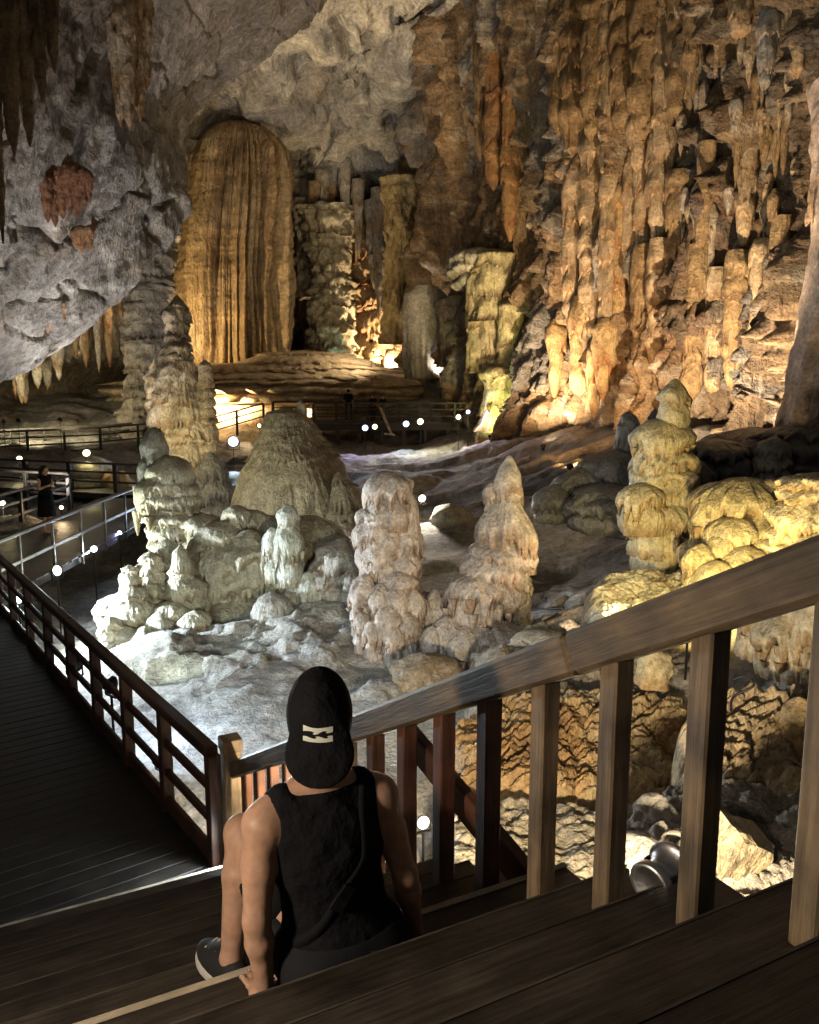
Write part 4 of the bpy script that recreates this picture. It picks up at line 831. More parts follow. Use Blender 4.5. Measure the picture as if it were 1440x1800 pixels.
boulder('squat stone lit by the lamp between the two rosy stalagmites', 790, 885, 920, 28, 24.0, 612, GRY)
boulder('pale dome of rock beside the walkway near the person in the black dress', 30, 905, 960, 42, 21.5, 613, [PALE, CREAM, BUFF])
boulder('block of greenish lit rock beyond the walkway turn', 160, 800, 880, 46, 30, 614, LIME)
boulder('small orange lit rock beyond the walkway turn', 205, 825, 875, 22, 29.5, 615, ORG)
# angular lit slab with a broken face
bm = bmesh.new(); bmesh.ops.create_cube(bm, size=1)
bmesh.ops.subdivide_edges(bm, edges=bm.edges[:], cuts=6, use_grid_fill=True)
for v_ in bm.verts:
    c_ = v_.co; k_ = float(fbm(np.array([c_.x]), np.array([c_.y]), np.array([c_.z]), 2.6, 4)[0]); v_.co = Vector((c_.x * (1 + 0.25 * c_.z), c_.y, c_.z)) * (1 + 0.32 * k_)
bmesh.ops.scale(bm, vec=(0.32, 0.28, 0.28), verts=bm.verts)
me_ = bpy.data.meshes.new('broken_slab'); bm.to_mesh(me_); bm.free()
a_ = me_.color_attributes.new('tint', 'FLOAT_COLOR', 'POINT'); a_.data.foreach_set('color', np.tile(np.array([0.30, 0.235, 0.14, 1], F32), (len(me_.vertices), 1)).ravel())
me_.materials.append(M['calcite']); o = bpy.data.objects.new('broken_slab', me_); col.objects.link(o)
pz = atY(1292, 1490, 4.9); o.location = pz; o.rotation_euler = (0.35, 0.5, 0.5)
tag(o, 'angular ochre rock slab with a broken flat face lit by the steel lamp', 'boulder')

# ================================================================== timber: stairs, walkway, railings
B0 = np.array([0.135, 3.011, EYE - 2.053]); STEP = np.array([0.146, -0.2825, 0.170]); RUN = math.hypot(STEP[0], STEP[1])
UD = np.array([-STEP[0], -STEP[1], 0]) / RUN          # down the stairs
EW = np.array([UD[1], -UD[0], 0])                       # across, towards the handrail side
def SK(k, w=0.0, dz=0.0): return B0 + STEP * k + EW * w + np.array([0, 0, dz])
WL_ = -3.0                                              # far left end of the treads
stairs = thing('staircase', 'dark wooden staircase going down to the walkway', 'stairs', tuple(SK(-9.5, -1.5)))
for k in range(-9, 10):
    m = M['tread_wood']
    a = SK(k, WL_, -0.0225); b = SK(k, 0.24, -0.0225)
    off = UD * 0.012
    beam('tread', a + off, b + off, RUN + 0.03, 0.045, m, stairs, bev=0.008)
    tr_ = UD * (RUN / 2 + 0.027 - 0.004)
    if k > -8: beam('edge_highlight', SK(k, WL_, 0.0005) + tr_, SK(k, 0.24, 0.0005) + tr_, 0.007, 0.003, M['grey_wood'], stairs, bev=0)  # lighter strip along the worn nosing stands in for the edge highlight
    a = SK(k - 0.5, WL_, -0.13 + 0.17 / 2); b = SK(k - 0.5, 0.10, -0.13 + 0.17 / 2)
    beam('riser', a - UD * 0.03 + [0, 0, -0.003], b - UD * 0.03 + [0, 0, -0.003], 0.022, 0.115, M['dark_wood'], stairs)
for w in (WL_ + 0.02, 0.06):
    beam('stringer', SK(-9.6, w, -0.22), SK(9.5, w, -0.22), 0.05, 0.24, M['red_wood'], stairs, up=tuple(np.cross(STEP, EW)) if False else (0, 0, 1))
# worn nosing strips, the lamplight on them put into pale wood
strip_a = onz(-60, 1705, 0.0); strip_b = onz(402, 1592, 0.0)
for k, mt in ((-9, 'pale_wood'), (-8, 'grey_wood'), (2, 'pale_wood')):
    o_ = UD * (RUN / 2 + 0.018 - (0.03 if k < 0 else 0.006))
    beam('lit_nosing_strip', SK(k, WL_, 0.006) + o_, SK(k, -0.08 if k < 0 else 0.24, 0.006 if k < 0 else 0.003) + o_, {-9: 0.075, -8: 0.12, 2: 0.026}[k], 0.010 if k < 0 else 0.004, M[mt], stairs, bev=0.002, label='worn nosing strip at the foot of the stairs, coloured pale for lamplight' if k == -9 else None)

rail = thing('stair_railing', 'polished brown wooden stair railing with square balusters', 'railing', tuple(SK(-10.1, 0.0)))
HB = 0.787
ang = math.atan2(EW[1], EW[0])
up_r = np.array([0, 0, 1.0])
hr0, hr1 = SK(-10.0, 0, HB + 0.062), SK(8.6, 0, HB + 0.062)
cut = 2.33
def hand(a, b):
    o = beam('handrail', a, b, 0.095, 0.125, M['rail_wood'], rail, bev=0.014); return o
hand(hr0, SK(-cut + 4.66 + 0.15, 0, HB + 0.062) ); hand(SK(-cut + 4.66 + 0.157, 0, HB + 0.062), hr1)
for k in range(-9, 9):
    w_ = 0.068
    post('baluster', SK(k, 0.0), SK(k)[2] + 0.001, SK(k)[2] + HB + 0.01, w_, M['rail_wood'] if k > 1 else M['baluster_red'], rail, ang)
nb = SK(-10.35)
nz_top = float(atY(412, 1296, nb[1])[2])
post('newel_post', nb, -0.5, nz_top - 0.03, 0.135, M['rail_wood'], rail, ang)
post('newel_cap', nb, nz_top - 0.10, nz_top, 0.155, M['rail_wood'], rail, ang)
beam('brace', SK(-1.75, 0.115, HB - 0.02), SK(2.0, 0.115, -0.10), 0.05, 0.13, M['baluster_red'], rail)

# ---- walkway decks
def deck(name, label, pts, width, zs, mat, plank=0.145, gap=0.006, th=0.04, side=1, sup=True):
    """boards laid across a path whose right edge follows pts"""
    t = thing(name, label, 'walkway', (pts[0][0], pts[0][1], zs[0] - th))
    for i in range(len(pts) - 1):
        a = np.array([*pts[i], zs[i]]); b = np.array([*pts[i + 1], zs[i + 1]]); L_ = np.linalg.norm(b - a); d = (b - a) / L_
        n = np.array([-d[1], d[0], 0]) * side; n /= np.linalg.norm(n)
        q = plank
        cnt = max(1, int(L_ / (q + gap)))
        for j in range(cnt):
            c = a + d * ((j + 0.5) * L_ / cnt) - np.array([0, 0, th / 2 + 0.002 * random.random()])
            wv = random.uniform(-0.02, 0.02)
            beam('plank', c + n * (-0.06 + wv), c + n * (width + wv), round(L_ / cnt - gap, 3), th, mat, t, bev=0.004)
        if sup:
            for s in (0.1, width - 0.2):
                beam('joist', a + n * s - np.array([0, 0, th + 0.1]), b + n * s - np.array([0, 0, th + 0.1]), 0.08, 0.18, M['dark_wood'], t)
    return t
near_edge = [(-0.55, 4.6), (-1.55, 5.95), (-6.82, 13.2)]
deck('walkway', 'dark plank walkway leading away from the foot of the stairs', near_edge, 2.7, [-0.001, -0.001, -0.001], M['dark_wood'], 0.16)
deck('walkway', 'straight plank walkway under the person in the black dress', [(-7.25, 13.4), (-7.35, 26.6)], 2.75, [-0.006, -0.006], M['dark_wood'], 0.16)
deck('walkway', 'cross walkway of dark planks beyond the person in the black dress', [(-8.2, 26.7), (-15.5, 29.3)], 2.4, [0.05, 0.05], M['dark_wood'], 0.2, side=-1)
deck('walkway', 'far walkway rising behind the broken stalagmite tower', [(-24, 36.5), (-15, 40), (-10.2, 42.2)], 2.2, [0.3, 0.55, 0.9], M['grey_wood'], 0.25)
deck('viewing_platform', 'raised timber viewing platform under the giant column', [(-7.6, 43.0), (4.2, 43.0)], 3.0, [1.65, 1.65], M['grey_wood'], 0.22)

def railing(label, pts, zs, h, post_w, sp, rails, mat, cap=0.1, kick=0, group=None, postcap=False, skip_ends=False):
    t = thing('railing', label, 'railing', (pts[0][0], pts[0][1], zs[0]), group)
    for i in range(len(pts) - 1):
        a = np.array([*pts[i], zs[i]]); b = np.array([*pts[i + 1], zs[i + 1]]); L_ = np.linalg.norm(b - a); d = (b - a) / L_
        an = math.atan2(d[1], d[0]); cnt = max(1, round(L_ / sp))
        for j in range(cnt + (1 if i == len(pts) - 2 else 0)):
            c = a + d * (j * L_ / cnt)
            post('post', c, c[2] - 0.25, c[2] + h - cap * 0.4, post_w, mat, t, an)
        up = np.array([0, 0, 1.0])
        beam('top_rail', a + up * (h - cap * 0.25), b + up * (h - cap * 0.25), cap, cap * 0.8, mat, t, bev=0.012)
        for r in rails: beam('rail', a + up * r, b + up * r, 0.045, 0.07, mat, t)
        if kick: beam('kick_board', a + up * (kick / 2 - 0.02), b + up * (kick / 2 - 0.02), 0.04, kick, mat, t)
    return t
railing('red brown wooden railing along the near walkway', [(-1.52, 5.93), (-4.05, 9.40), (-6.80, 13.2)], [0, 0, 0], 0.97, 0.10, 1.08, (0.36, 0.63), M['red_wood'], 0.11, 0.16)
railing('grey thin railing on the lamp side of the straight walkway', [(-7.25, 13.5), (-7.35, 26.6)], [0, 0], 1.0, 0.055, 1.45, (0.45,), M['grey_wood'], 0.085)
railing('dark railing behind the person in the black dress', [(-10.15, 15.0), (-10.2, 24.3)], [0, 0], 1.0, 0.10, 1.6, (0.35, 0.68), M['dark_wood'], 0.09)
railing('dark railing with stout posts crossing beyond the person in the black dress', [(-8.1, 26.9), (-15.4, 29.5)], [0.05, 0.05], 1.0, 0.16, 2.2, (0.35, 0.68), M['dark_wood'], 0.09)
railing('low crossing railing on the near edge of the cross walkway', [(-10.3, 24.6), (-15.0, 26.3)], [0.05, 0.05], 1.0, 0.12, 1.6, (0.35, 0.68), M['dark_wood'], 0.09)
railing('far dark railing on the near side of the rising walkway', [(-24, 36.3), (-15, 39.8), (-10.2, 42.0), (-7.6, 42.9)], [0.3, 0.55, 0.9, 1.65], 1.05, 0.12, 1.6, (0.35, 0.7), M['dark_wood'], 0.1)
railing('far dark railing on the wall side of the rising walkway', [(-24, 38.8), (-15.4, 42.2), (-10.6, 44.2)], [0.3, 0.55, 0.9], 1.05, 0.12, 1.6, (0.35, 0.7), M['dark_wood'], 0.1)
railing('platform railing in front of the people on the platform', [(-5.0, 42.9), (4.2, 42.9)], [1.65, 1.65], 1.05, 0.12, 1.7, (0.35, 0.7), M['dark_wood'], 0.1)
railing('platform railing between the people on the platform and the giant column', [(-7.6, 45.9), (1.2, 45.9)], [1.65, 1.65], 1.05, 0.12, 1.7, (0.35, 0.7), M['dark_wood'], 0.1)
# posts carrying the platform
pl = thing('platform_frame', 'dark timber legs under the viewing platform', 'frame', (-1.7, 43.1, 0.2))
for x in np.arange(-7.2, 4.3, 1.15):
    zf = float(floor_z(x, 43.2)[0]); post('leg', (x, 43.25), zf - 0.2, 1.42, 0.16, M['dark_wood'], pl)
beam('beam', (-7.6, 43.2, 1.36), (4.2, 43.2, 1.36), 0.14, 0.2, M['dark_wood'], pl)
# far stairs
fs = thing('staircase', 'far narrow staircase climbing from the platform toward the pale stone curtain', 'stairs', (2.6, 46.5, 1.65))
A_, Bp = np.array([3.6, 46.0, 1.65]), np.array([0.55, 57.5, 5.0])
for j in range(20):
    c = A_ + (Bp - A_) * (j + 0.5) / 20; dx = (Bp - A_)[:2]; dx = dx / np.linalg.norm(dx); n = np.array([dx[1], -dx[0], 0])
    beam('tread', c - n * 0.9, c + n * 0.9, 0.34, 0.05, M['pale_wood'] if j % 2 else M['grey_wood'], fs)  # alternate treads pale, light on the risers put into colour
for s in (-0.95, 0.95): beam('stringer', A_ + n * s, Bp + n * s, 0.06, 0.28, M['dark_wood'], fs)
for s, lb in ((-1.0, 'wall side railing of the far narrow staircase'), (1.0, 'open side railing of the far narrow staircase')):
    p0, p1 = A_ + n * s, Bp + n * s
    railing(lb, [(p0[0], p0[1]), (p1[0], p1[1])], [p0[2], p1[2]], 1.0, 0.10, 1.3, (0.5,), M['dark_wood'], 0.09)
# prop board leaning at the platform
pb = thing('plank_prop', 'pale plank leaning from the platform railing down to the floor', 'plank', (0.6, 42.2, 0.4))
beam('plank', atY(668, 716, 42.6), atY(688, 762, 42.0), 0.16, 0.06, M['pale_wood'], pb); beam('foot', atY(676, 762, 41.8), atY(694, 764, 41.8), 0.25, 0.08, M['pale_wood'], pb)
# cables lying on the ground
def tube(name, label, pts, r, mat, cat):
    pts = [np.array(p, float) for p in pts]; P_ = cat_rom(np.array(pts), 60, 0)
    T = np.gradient(P_, axis=0); T /= np.linalg.norm(T, axis=1)[:, None]
    up = np.array([0.1, 0.2, 1.0]); U = np.cross(T, up); U /= np.linalg.norm(U, axis=1)[:, None]; V = np.cross(T, U)
    a = np.linspace(0, 2 * np.pi, 7, endpoint=False)
    R_ = P_[:, None] + r * (np.cos(a)[None, :, None] * U[:, None] + np.sin(a)[None, :, None] * V[:, None])
    o = mesh_np(name, R_.reshape(-1, 3), grid_quads(60, 7, True), mat); return tag(o, label, cat)
def gpt(px, py, Y, up=0.04):
    p = atY(px, py, Y); return (p[0], p[1], float(floor_z(p[0], p[1])[0]) + up)
tube('power_cable', 'black power cable looping over the dim floor beside the leaning stalagmite', [gpt(930, 1010, 15), gpt(990, 1035, 14.4), gpt(960, 1070, 14), gpt(1040, 1050, 14.4)], 0.018, M['cable'], 'cable')
tube('power_cable', 'black power cable curled on the rubble behind the balusters', [atY(1290, 1195, 7.6), atY(1310, 1190, 7.5), atY(1325, 1205, 7.4), atY(1290, 1225, 7.4), atY(1285, 1250, 7.3)], 0.012, M['cable'], 'cable')

# ================================================================== people (signed distance bodies, surface nets)
class Field:
    def __init__(s, lo, hi, h):
        s.lo = np.array(lo, float); s.h = h; s.n = np.ceil((np.array(hi) - s.lo) / h).astype(int) + 1
        s.F = np.full(s.n, 1.0, F32)
    def _win(s, lo, hi, m):
        a = np.clip(np.floor((lo - m - s.lo) / s.h).astype(int), 0, s.n - 1); b = np.clip(np.ceil((hi + m - s.lo) / s.h).astype(int) + 1, 1, s.n)
        sl = tuple(slice(i, j) for i, j in zip(a, b))
        g = [s.lo[i] + s.h * np.arange(a[i], b[i]) for i in range(3)]
        return sl, np.meshgrid(*[q.astype(F32) for q in g], indexing='ij')
    def add(s, d, sl, k):
        f = s.F[sl]
        if k > 0:
            hh = np.clip(0.5 + 0.5 * (f - d) / k, 0, 1); s.F[sl] = f + (d - f) * hh - k * hh * (1 - hh)
        else: s.F[sl] = np.minimum(f, d)
    def cone(s, a, b, ra, rb, k=0.02):
        a = np.array(a, float); b = np.array(b, float); r = max(ra, rb)
        sl, (X, Y, Z) = s._win(np.minimum(a, b) - r, np.maximum(a, b) + r, k + 0.04)
        d = b - a; L2 = d @ d + 1e-9
        t = np.clip(((X - a[0]) * d[0] + (Y - a[1]) * d[1] + (Z - a[2]) * d[2]) / L2, 0, 1)
        D = np.sqrt((X - a[0] - t * d[0]) ** 2 + (Y - a[1] - t * d[1]) ** 2 + (Z - a[2] - t * d[2]) ** 2) - (ra + (rb - ra) * t)
        s.add(D.astype(F32), sl, k)
    def ell(s, c, r, k=0.02, R=None, cut=False, cutk=0.0):
        c = np.array(c, float); r = np.array(r, float); m = r.max() if R is not None else r
        sl, (X, Y, Z) = s._win(c - m, c + m, k + 0.04)
        x, y, z = X - c[0], Y - c[1], Z - c[2]
        if R is not None:
            R = np.array(R); x, y, z = [R[0][i] * x + R[1][i] * y + R[2][i] * z for i in range(3)]   # columns of R are local axes
        q = np.sqrt((x / r[0]) ** 2 + (y / r[1]) ** 2 + (z / r[2]) ** 2); q2 = np.sqrt((x / r[0] ** 2) ** 2 + (y / r[1] ** 2) ** 2 + (z / r[2] ** 2) ** 2) + 1e-6
        D = (q * (q - 1) / q2).astype(F32)
        if cut: s.F[sl] = np.maximum(s.F[sl], -D)
        else: s.add(D, sl, k)
    def half(s, p, n):
        """keep the side where (x-p).n < 0"""
        g = [s.lo[i] + s.h * np.arange(s.n[i]) for i in range(3)]
        X, Y, Z = np.meshgrid(*[q.astype(F32) for q in g], indexing='ij'); n = np.array(n, float) / np.linalg.norm(n)
        s.F = np.maximum(s.F, ((X - p[0]) * n[0] + (Y - p[1]) * n[1] + (Z - p[2]) * n[2]).astype(F32))
    def mesh(s):
        F = s.F; S = F < 0; n = s.n
        c = np.zeros(n - 1, np.int8)
        for i in (0, 1):
            for j in (0, 1):
                for k in (0, 1): c += S[i:n[0] - 1 + i, j:n[1] - 1 + j, k:n[2] - 1 + k]
        act = (c > 0) & (c < 8); idx = np.argwhere(act); ids = np.full(n - 1, -1, np.int32); ids[act] = np.arange(len(idx))
        acc = np.zeros((len(idx), 3)); cnt = np.zeros(len(idx))
        cor = [(i, j, k) for i in (0, 1) for j in (0, 1) for k in (0, 1)]
        val = {q: F[idx[:, 0] + q[0], idx[:, 1] + q[1], idx[:, 2] + q[2]] for q in cor}
        for a in cor:
            for ax in range(3):
                if a[ax] == 0:
                    b = list(a); b[ax] = 1; b = tuple(b); fa, fb = val[a], val[b]; m = (fa < 0) != (fb < 0)
                    t = np.where(m, fa / np.where(fa == fb, 1, fa - fb), 0); p = np.repeat(np.array(a, float)[None], len(idx), 0); p[:, ax] += t
                    acc[m] += p[m]; cnt[m] += 1
        V = s.lo + s.h * (idx + acc / cnt[:, None])
        Q = []
        for ax in range(3):
            o1, o2 = [(1, 2), (2, 0), (0, 1)][ax]
            sa = [slice(None)] * 3; sb = [slice(None)] * 3; sa[ax] = slice(0, n[ax] - 1); sb[ax] = slice(1, n[ax])
            A, Bq = S[tuple(sa)], S[tuple(sb)]; E_ = np.argwhere(A != Bq)
            ok = (E_[:, o1] > 0) & (E_[:, o2] > 0) & (E_[:, o1] < n[o1] - 1) & (E_[:, o2] < n[o2] - 1); E_ = E_[ok]
            def cell(d1, d2):
                e = E_.copy(); e[:, o1] += d1; e[:, o2] += d2; return ids[e[:, 0], e[:, 1], e[:, 2]]
            q = np.stack([cell(-1, -1), cell(0, -1), cell(0, 0), cell(-1, 0)], 1)
            fl = ~A[E_[:, 0], E_[:, 1], E_[:, 2]]; q[fl] = q[fl][:, ::-1]; Q.append(q)
        return V, np.concatenate(Q)
def relax(V, Q, it=2, f=0.5):
    n = len(V)
    for _ in range(it):
        acc = np.zeros_like(V); c = np.zeros(n)
        for i in range(4):
            a, b = Q[:, i], Q[:, (i + 1) % 4]
            np.add.at(acc, a, V[b]); np.add.at(c, a, 1); np.add.at(acc, b, V[a]); np.add.at(c, b, 1)
        V = V + f * (acc / np.maximum(c, 1)[:, None] - V)
    return V
def field_obj(name, fld, mat, parent, it=1):
    V, Q = fld.mesh(); V = relax(V, Q, it); return mesh_np(name, V, Q, mat, parent)

# ---- the seated person ------------------------------------------------------------
ST = SK(2)                                            # tread they sit on
def W(t, w, z):                                       # stair frame: t down the stairs from B0, w across, z above the seat tread
    p = B0 + UD * t + EW * w; return np.array([p[0], p[1], ST[2] + z])
RM3 = np.stack([UD, EW, np.array([0, 0, 1.0])], 1)      # local axes: forward, right, up
person = thing('person', 'person in black tank top and backwards cap sitting on the stairs', 'person', tuple(W(-0.64, -0.69, 0)))
wc = -0.69; bt = -0.63; SHW = 0.05
lo = W(bt + 0.3, wc, 0.2) - np.array([0.75, 0.85, 0.95]); hi = W(bt + 0.3, wc, 0.2) + np.array([0.75, 0.85, 0.85])
def limbs(f, skin=0.0, arms=True, legs=True, torso=True, head=True):
    k = 0.03
    if torso:
        f.ell(W(bt + 0.03, wc, 0.115), (0.135 + skin, 0.185 + skin, 0.125 + skin), k, RM3)        # pelvis
        f.ell(W(bt + 0.00, wc - 0.085, 0.085), (0.11 + skin, 0.10 + skin, 0.09 + skin), k, RM3); f.ell(W(bt + 0.00, wc + 0.085, 0.085), (0.11 + skin, 0.10 + skin, 0.09 + skin), k, RM3)
        f.ell(W(bt + 0.04, wc - SHW * 0.3, 0.26), (0.105 + skin, 0.145 + skin, 0.13 + skin), 0.05, RM3)       # waist
        f.ell(W(bt + 0.035, wc - SHW * 0.7, 0.42), (0.115 + skin, 0.165 + skin, 0.15 + skin), 0.05, RM3)       # rib cage
        f.ell(W(bt + 0.02, wc - SHW, 0.515), (0.085 + skin, 0.165 + skin, 0.075 + skin), 0.04, RM3)      # shoulder blades
        f.cone(W(bt + 0.03, wc - SHW - 0.135, 0.565), W(bt + 0.04, wc - SHW, 0.60), 0.045 + skin, 0.06 + skin, 0.04); f.cone(W(bt + 0.03, wc - SHW + 0.135, 0.565), W(bt + 0.04, wc - SHW, 0.60), 0.045 + skin, 0.06 + skin, 0.04)
for_body = Field(lo, hi, 0.0075)
f = for_body
limbs(f)
f.cone(W(bt + 0.05, wc - SHW, 0.58), W(bt + 0.085, wc - 0.035, 0.70), 0.062, 0.055, 0.03)              # neck
HF = np.array([-0.10, 0.995, 0]); HR = np.array([HF[1], -HF[0], 0]); RH = np.stack([HF, HR, np.array([0, 0, 1.0])], 1)
HC = W(bt + 0.105, wc - 0.022, 0.765)
f.ell(HC, (0.098, 0.078, 0.118), 0.02, RH)                                                      # skull
f.ell(HC + HF * 0.035 + np.array([0, 0, -0.06]), (0.062, 0.058, 0.065), 0.02, RH)               # jaw
f.cone(HC + HF * 0.098 + np.array([0, 0, 0.01]), HC + HF * 0.118 + np.array([0, 0, -0.03]), 0.009, 0.015, 0.01)  # nose
for sg in (-1, 1):
    f.ell(HC + HR * sg * 0.080 + np.array([0, 0, -0.015]), (0.022, 0.011, 0.034), 0.006, RH)     # ears
    f.ell(HC + HF * 0.088 + HR * sg * 0.033 + np.array([0, 0, 0.018]), (0.012, 0.016, 0.01), 0.008, RH)  # brows
f.ell(HC + HF * 0.092 + np.array([0, 0, -0.062]), (0.012, 0.026, 0.009), 0.006, RH)              # lips
for sg in (-1, 1):
    sh = W(bt + 0.02, wc - SHW + sg * 0.175, 0.535)
    el = W(bt - 0.005, wc - SHW * 0.6 + sg * 0.225, 0.275); wr = W(bt + (0.0 if sg < 0 else 0.045), wc + sg * (0.235 if sg < 0 else 0.255), 0.06)
    f.ell(sh, (0.056, 0.054, 0.06), 0.035, RM3)
    mid = sh + (el - sh) * 0.45 + UD * 0.006
    f.cone(sh, mid, 0.048, 0.046, 0.02); f.cone(mid, el, 0.046, 0.036, 0.02)
    m2 = el + (wr - el) * 0.3; f.cone(el, m2, 0.036, 0.037, 0.02); f.cone(m2, wr, 0.037, 0.024, 0.02)
    # hand flat on the tread, fingers over the nosing
    pm = wr + UD * 0.045 + EW * sg * 0.004 + np.array([0, 0, -0.032]); f.ell(wr + UD * 0.03 + np.array([0, 0, -0.028]), (0.05, 0.04, 0.024), 0.02, RM3)
    for i, (dw, ln) in enumerate(((-0.03, 0.068), (-0.010, 0.078), (0.010, 0.075), (0.029, 0.06))):
        a0 = wr + UD * 0.068 + EW * sg * dw + np.array([0, 0, -0.03]); a1 = a0 + UD * ln * 0.5 + EW * sg * dw * 0.18 + np.array([0, 0, 0.006]); a2 = a1 + UD * ln * 0.5 + np.array([0, 0, -0.018])
        f.cone(a0, a1, 0.0098, 0.0092, 0.006); f.cone(a1, a2, 0.0092, 0.0075, 0.003)
    t0 = wr + UD * 0.02 - EW * sg * 0.032 + np.array([0, 0, -0.03]); t1 = t0 + UD * 0.03 - EW * sg * 0.022; t2 = t1 + UD * 0.028 - EW * sg * 0.004
    f.cone(t0, t1, 0.0125, 0.0105, 0.008); f.cone(t1, t2, 0.0105, 0.0085, 0.003)
KN = {}
for sg in (-1, 1):
    hp = W(bt + 0.06, wc + sg * 0.09, 0.10)
    if sg < 0: kn = W(-0.205, -0.862, 0.285); an = W(-0.295, -0.935, -0.075)
    else: kn = W(-0.19, -0.575, 0.285); an = W(-0.27, -0.565, -0.075)
    KN[sg] = (hp, kn, an)
    m = hp + (kn - hp) * 0.4; f.cone(hp, m, 0.088, 0.076, 0.03); f.cone(m, kn, 0.076, 0.054, 0.02); f.ell(kn + UD * 0.01, (0.054, 0.052, 0.056), 0.02, RM3)
    c1 = kn + (an - kn) * 0.3 - UD * 0.02; f.cone(kn, c1, 0.05, 0.056, 0.02); f.cone(c1, an, 0.056, 0.032, 0.02)
    fo = an + UD * 0.0; f.cone(an, an - UD * 0.03 + np.array([0, 0, -0.05]), 0.034, 0.034, 0.02); f.cone(an + UD * 0.02 + np.array([0, 0, -0.05]), an + UD * 0.15 + np.array([0, 0, -0.062]), 0.036, 0.03, 0.02)
field_obj('body', f, M['skin'], person, 2)
# tank top
f = Field(lo, hi, 0.0085); limbs(f, 0.009)
f.half(W(bt + 0.05, wc, 0.60), (-0.55, 0, 1) @ np.stack([UD, EW, [0, 0, 1.0]]) if False else tuple(0.15 * UD + np.array([0, 0, 1.0])))
for sg in (-1, 1): f.half(W(bt, wc + sg * 0.146, 0.5), tuple(EW * sg * 1.0 + np.array([0, 0, 0.10])) )if False else f.ell(W(bt + 0.02, wc - SHW + sg * 0.225, 0.53), (0.16, 0.082, 0.16), 0, RM3, cut=True)
f.half(W(bt, wc, 0.10), (0, 0, -1))
for sg in (-1, 1): f.cone(W(bt + 0.035, wc - SHW + sg * 0.112, 0.585), W(bt + 0.02, wc - SHW + sg * 0.10, 0.49), 0.045, 0.055, 0.02)
f.ell(W(bt + 0.06, wc - SHW, 0.655), (0.09, 0.066, 0.052), 0, RM3, cut=True)
top = field_obj('tank_top', f, M['black_cloth'], person, 2)
# shorts
f = Field(lo, hi, 0.0085)
f.ell(W(bt + 0.03, wc, 0.115), (0.148, 0.197, 0.13), 0.03, RM3)
f.ell(W(bt + 0.00, wc - 0.085, 0.09), (0.122, 0.112, 0.094), 0.03, RM3); f.ell(W(bt + 0.00, wc + 0.085, 0.09), (0.122, 0.112, 0.094), 0.03, RM3)
for sg in (-1, 1):
    hp, kn, an = KN[sg]; e = hp + (kn - hp) * 0.62; f.cone(hp, e, 0.102, 0.090, 0.03)
f.half(W(bt, wc, 0.185), (0, 0, 1))
sho = field_obj('shorts', f, M['denim'], person, 2)
for sg in (-1, 1):          # back pocket stitching panels
    bmq = bmesh.new(); bmesh.ops.create_grid(bmq, x_segments=6, y_segments=6, size=0.5)
    pc = W(bt - 0.155, wc + sg * 0.085, 0.105)
    for v_ in bmq.verts:
        x, y = v_.co.x, v_.co.y; v_.co = Vector(W(bt - 0.15 - 0.004 + 0.05 * abs(y) + 0.10 * x * x, wc + sg * 0.085 + x * 0.11, 0.105 + y * 0.10)) - person.location
    so = bmesh.ops.solidify(bmq, geom=bmq.faces[:], thickness=0.004)
    bm_obj('back_pocket', bmq, M['denim'], person, True)
# cap worn backwards
f = Field(HC - 0.26, HC + 0.26, 0.0045)
tl = 0.0
f.ell(HC + HF * 0.0 + np.array([0, 0, 0.015]), (0.118, 0.094, 0.135), 0, RH)
f.half(HC + np.array([0, 0, -0.03]), tuple(np.array([0, 0, -1.0]) + HF * 0.15))
bd = -HF * 0.42 + np.array([0, 0, -0.907]); bd /= np.linalg.norm(bd)
bx_ = np.stack([bd, HR, np.cross(bd, HR)], 1)
bc = HC - HF * 0.112 + np.array([0, 0, -0.055])
f.ell(bc, (0.092, 0.096, 0.02), 0.04, bx_)
cap = field_obj('cap', f, M['black_cloth'], person, 2)
bm = bmesh.new(); bmesh.ops.create_uvsphere(bm, u_segments=10, v_segments=6, radius=0.009); bm_obj('cap_button', bm, M['black_cloth'], cap, True, Vector(HC + np.array([0, 0, 0.147])) - person.location)
# printed wave emblem, wrapped on the cap
Vc, Qc = f.mesh(); bvh = BVHTree.FromPolygons([tuple(v) for v in Vc], [tuple(q_) for q_ in Qc])
ctr = atY(559, 1289, 2.2); vd = np.array(ctr) - np.array([0, 0, EYE]); vd /= np.linalg.norm(vd)
hit = bvh.ray_cast(Vector((0, 0, EYE)), Vector(vd)); hc_ = hit[0] if hit[0] is not None else Vector(ctr)
nrm = (Vector(-vd)); ex = Vector((HR[0], HR[1], 0)); ex = (ex - nrm * ex.dot(nrm)).normalized(); ey = nrm.cross(ex); ey = ey if ey.z > 0 else -ey
def emblem(poly):
    bm = bmesh.new(); sc = 0.00153
    vs = []
    import mathutils
    tess = mathutils.geometry.tessellate_polygon([[Vector((x, y, 0)) for x, y in poly]])
    for x, y in poly: vs.append(bm.verts.new((x, y, 0)))
    for t in tess:
        try: bm.faces.new([vs[i] for i in t])
        except ValueError: pass
    bmesh.ops.triangulate(bm, faces=bm.faces[:])
    bmesh.ops.subdivide_edges(bm, edges=bm.edges[:], cuts=2, use_grid_fill=True)
    for v in bm.verts:
        p = hc_ + ex * v.co.x * sc + ey * v.co.y * sc + nrm * 0.15
        h_ = bvh.ray_cast(p, -nrm)
        q_ = h_[0] if h_[0] is not None else p - nrm * 0.15
        v.co = q_ + nrm * 0.0022 - person.location
    bmesh.ops.recalc_face_normals(bm, faces=bm.faces[:])
    return bm_obj('wave_emblem', bm, M['logo'], cap, True)
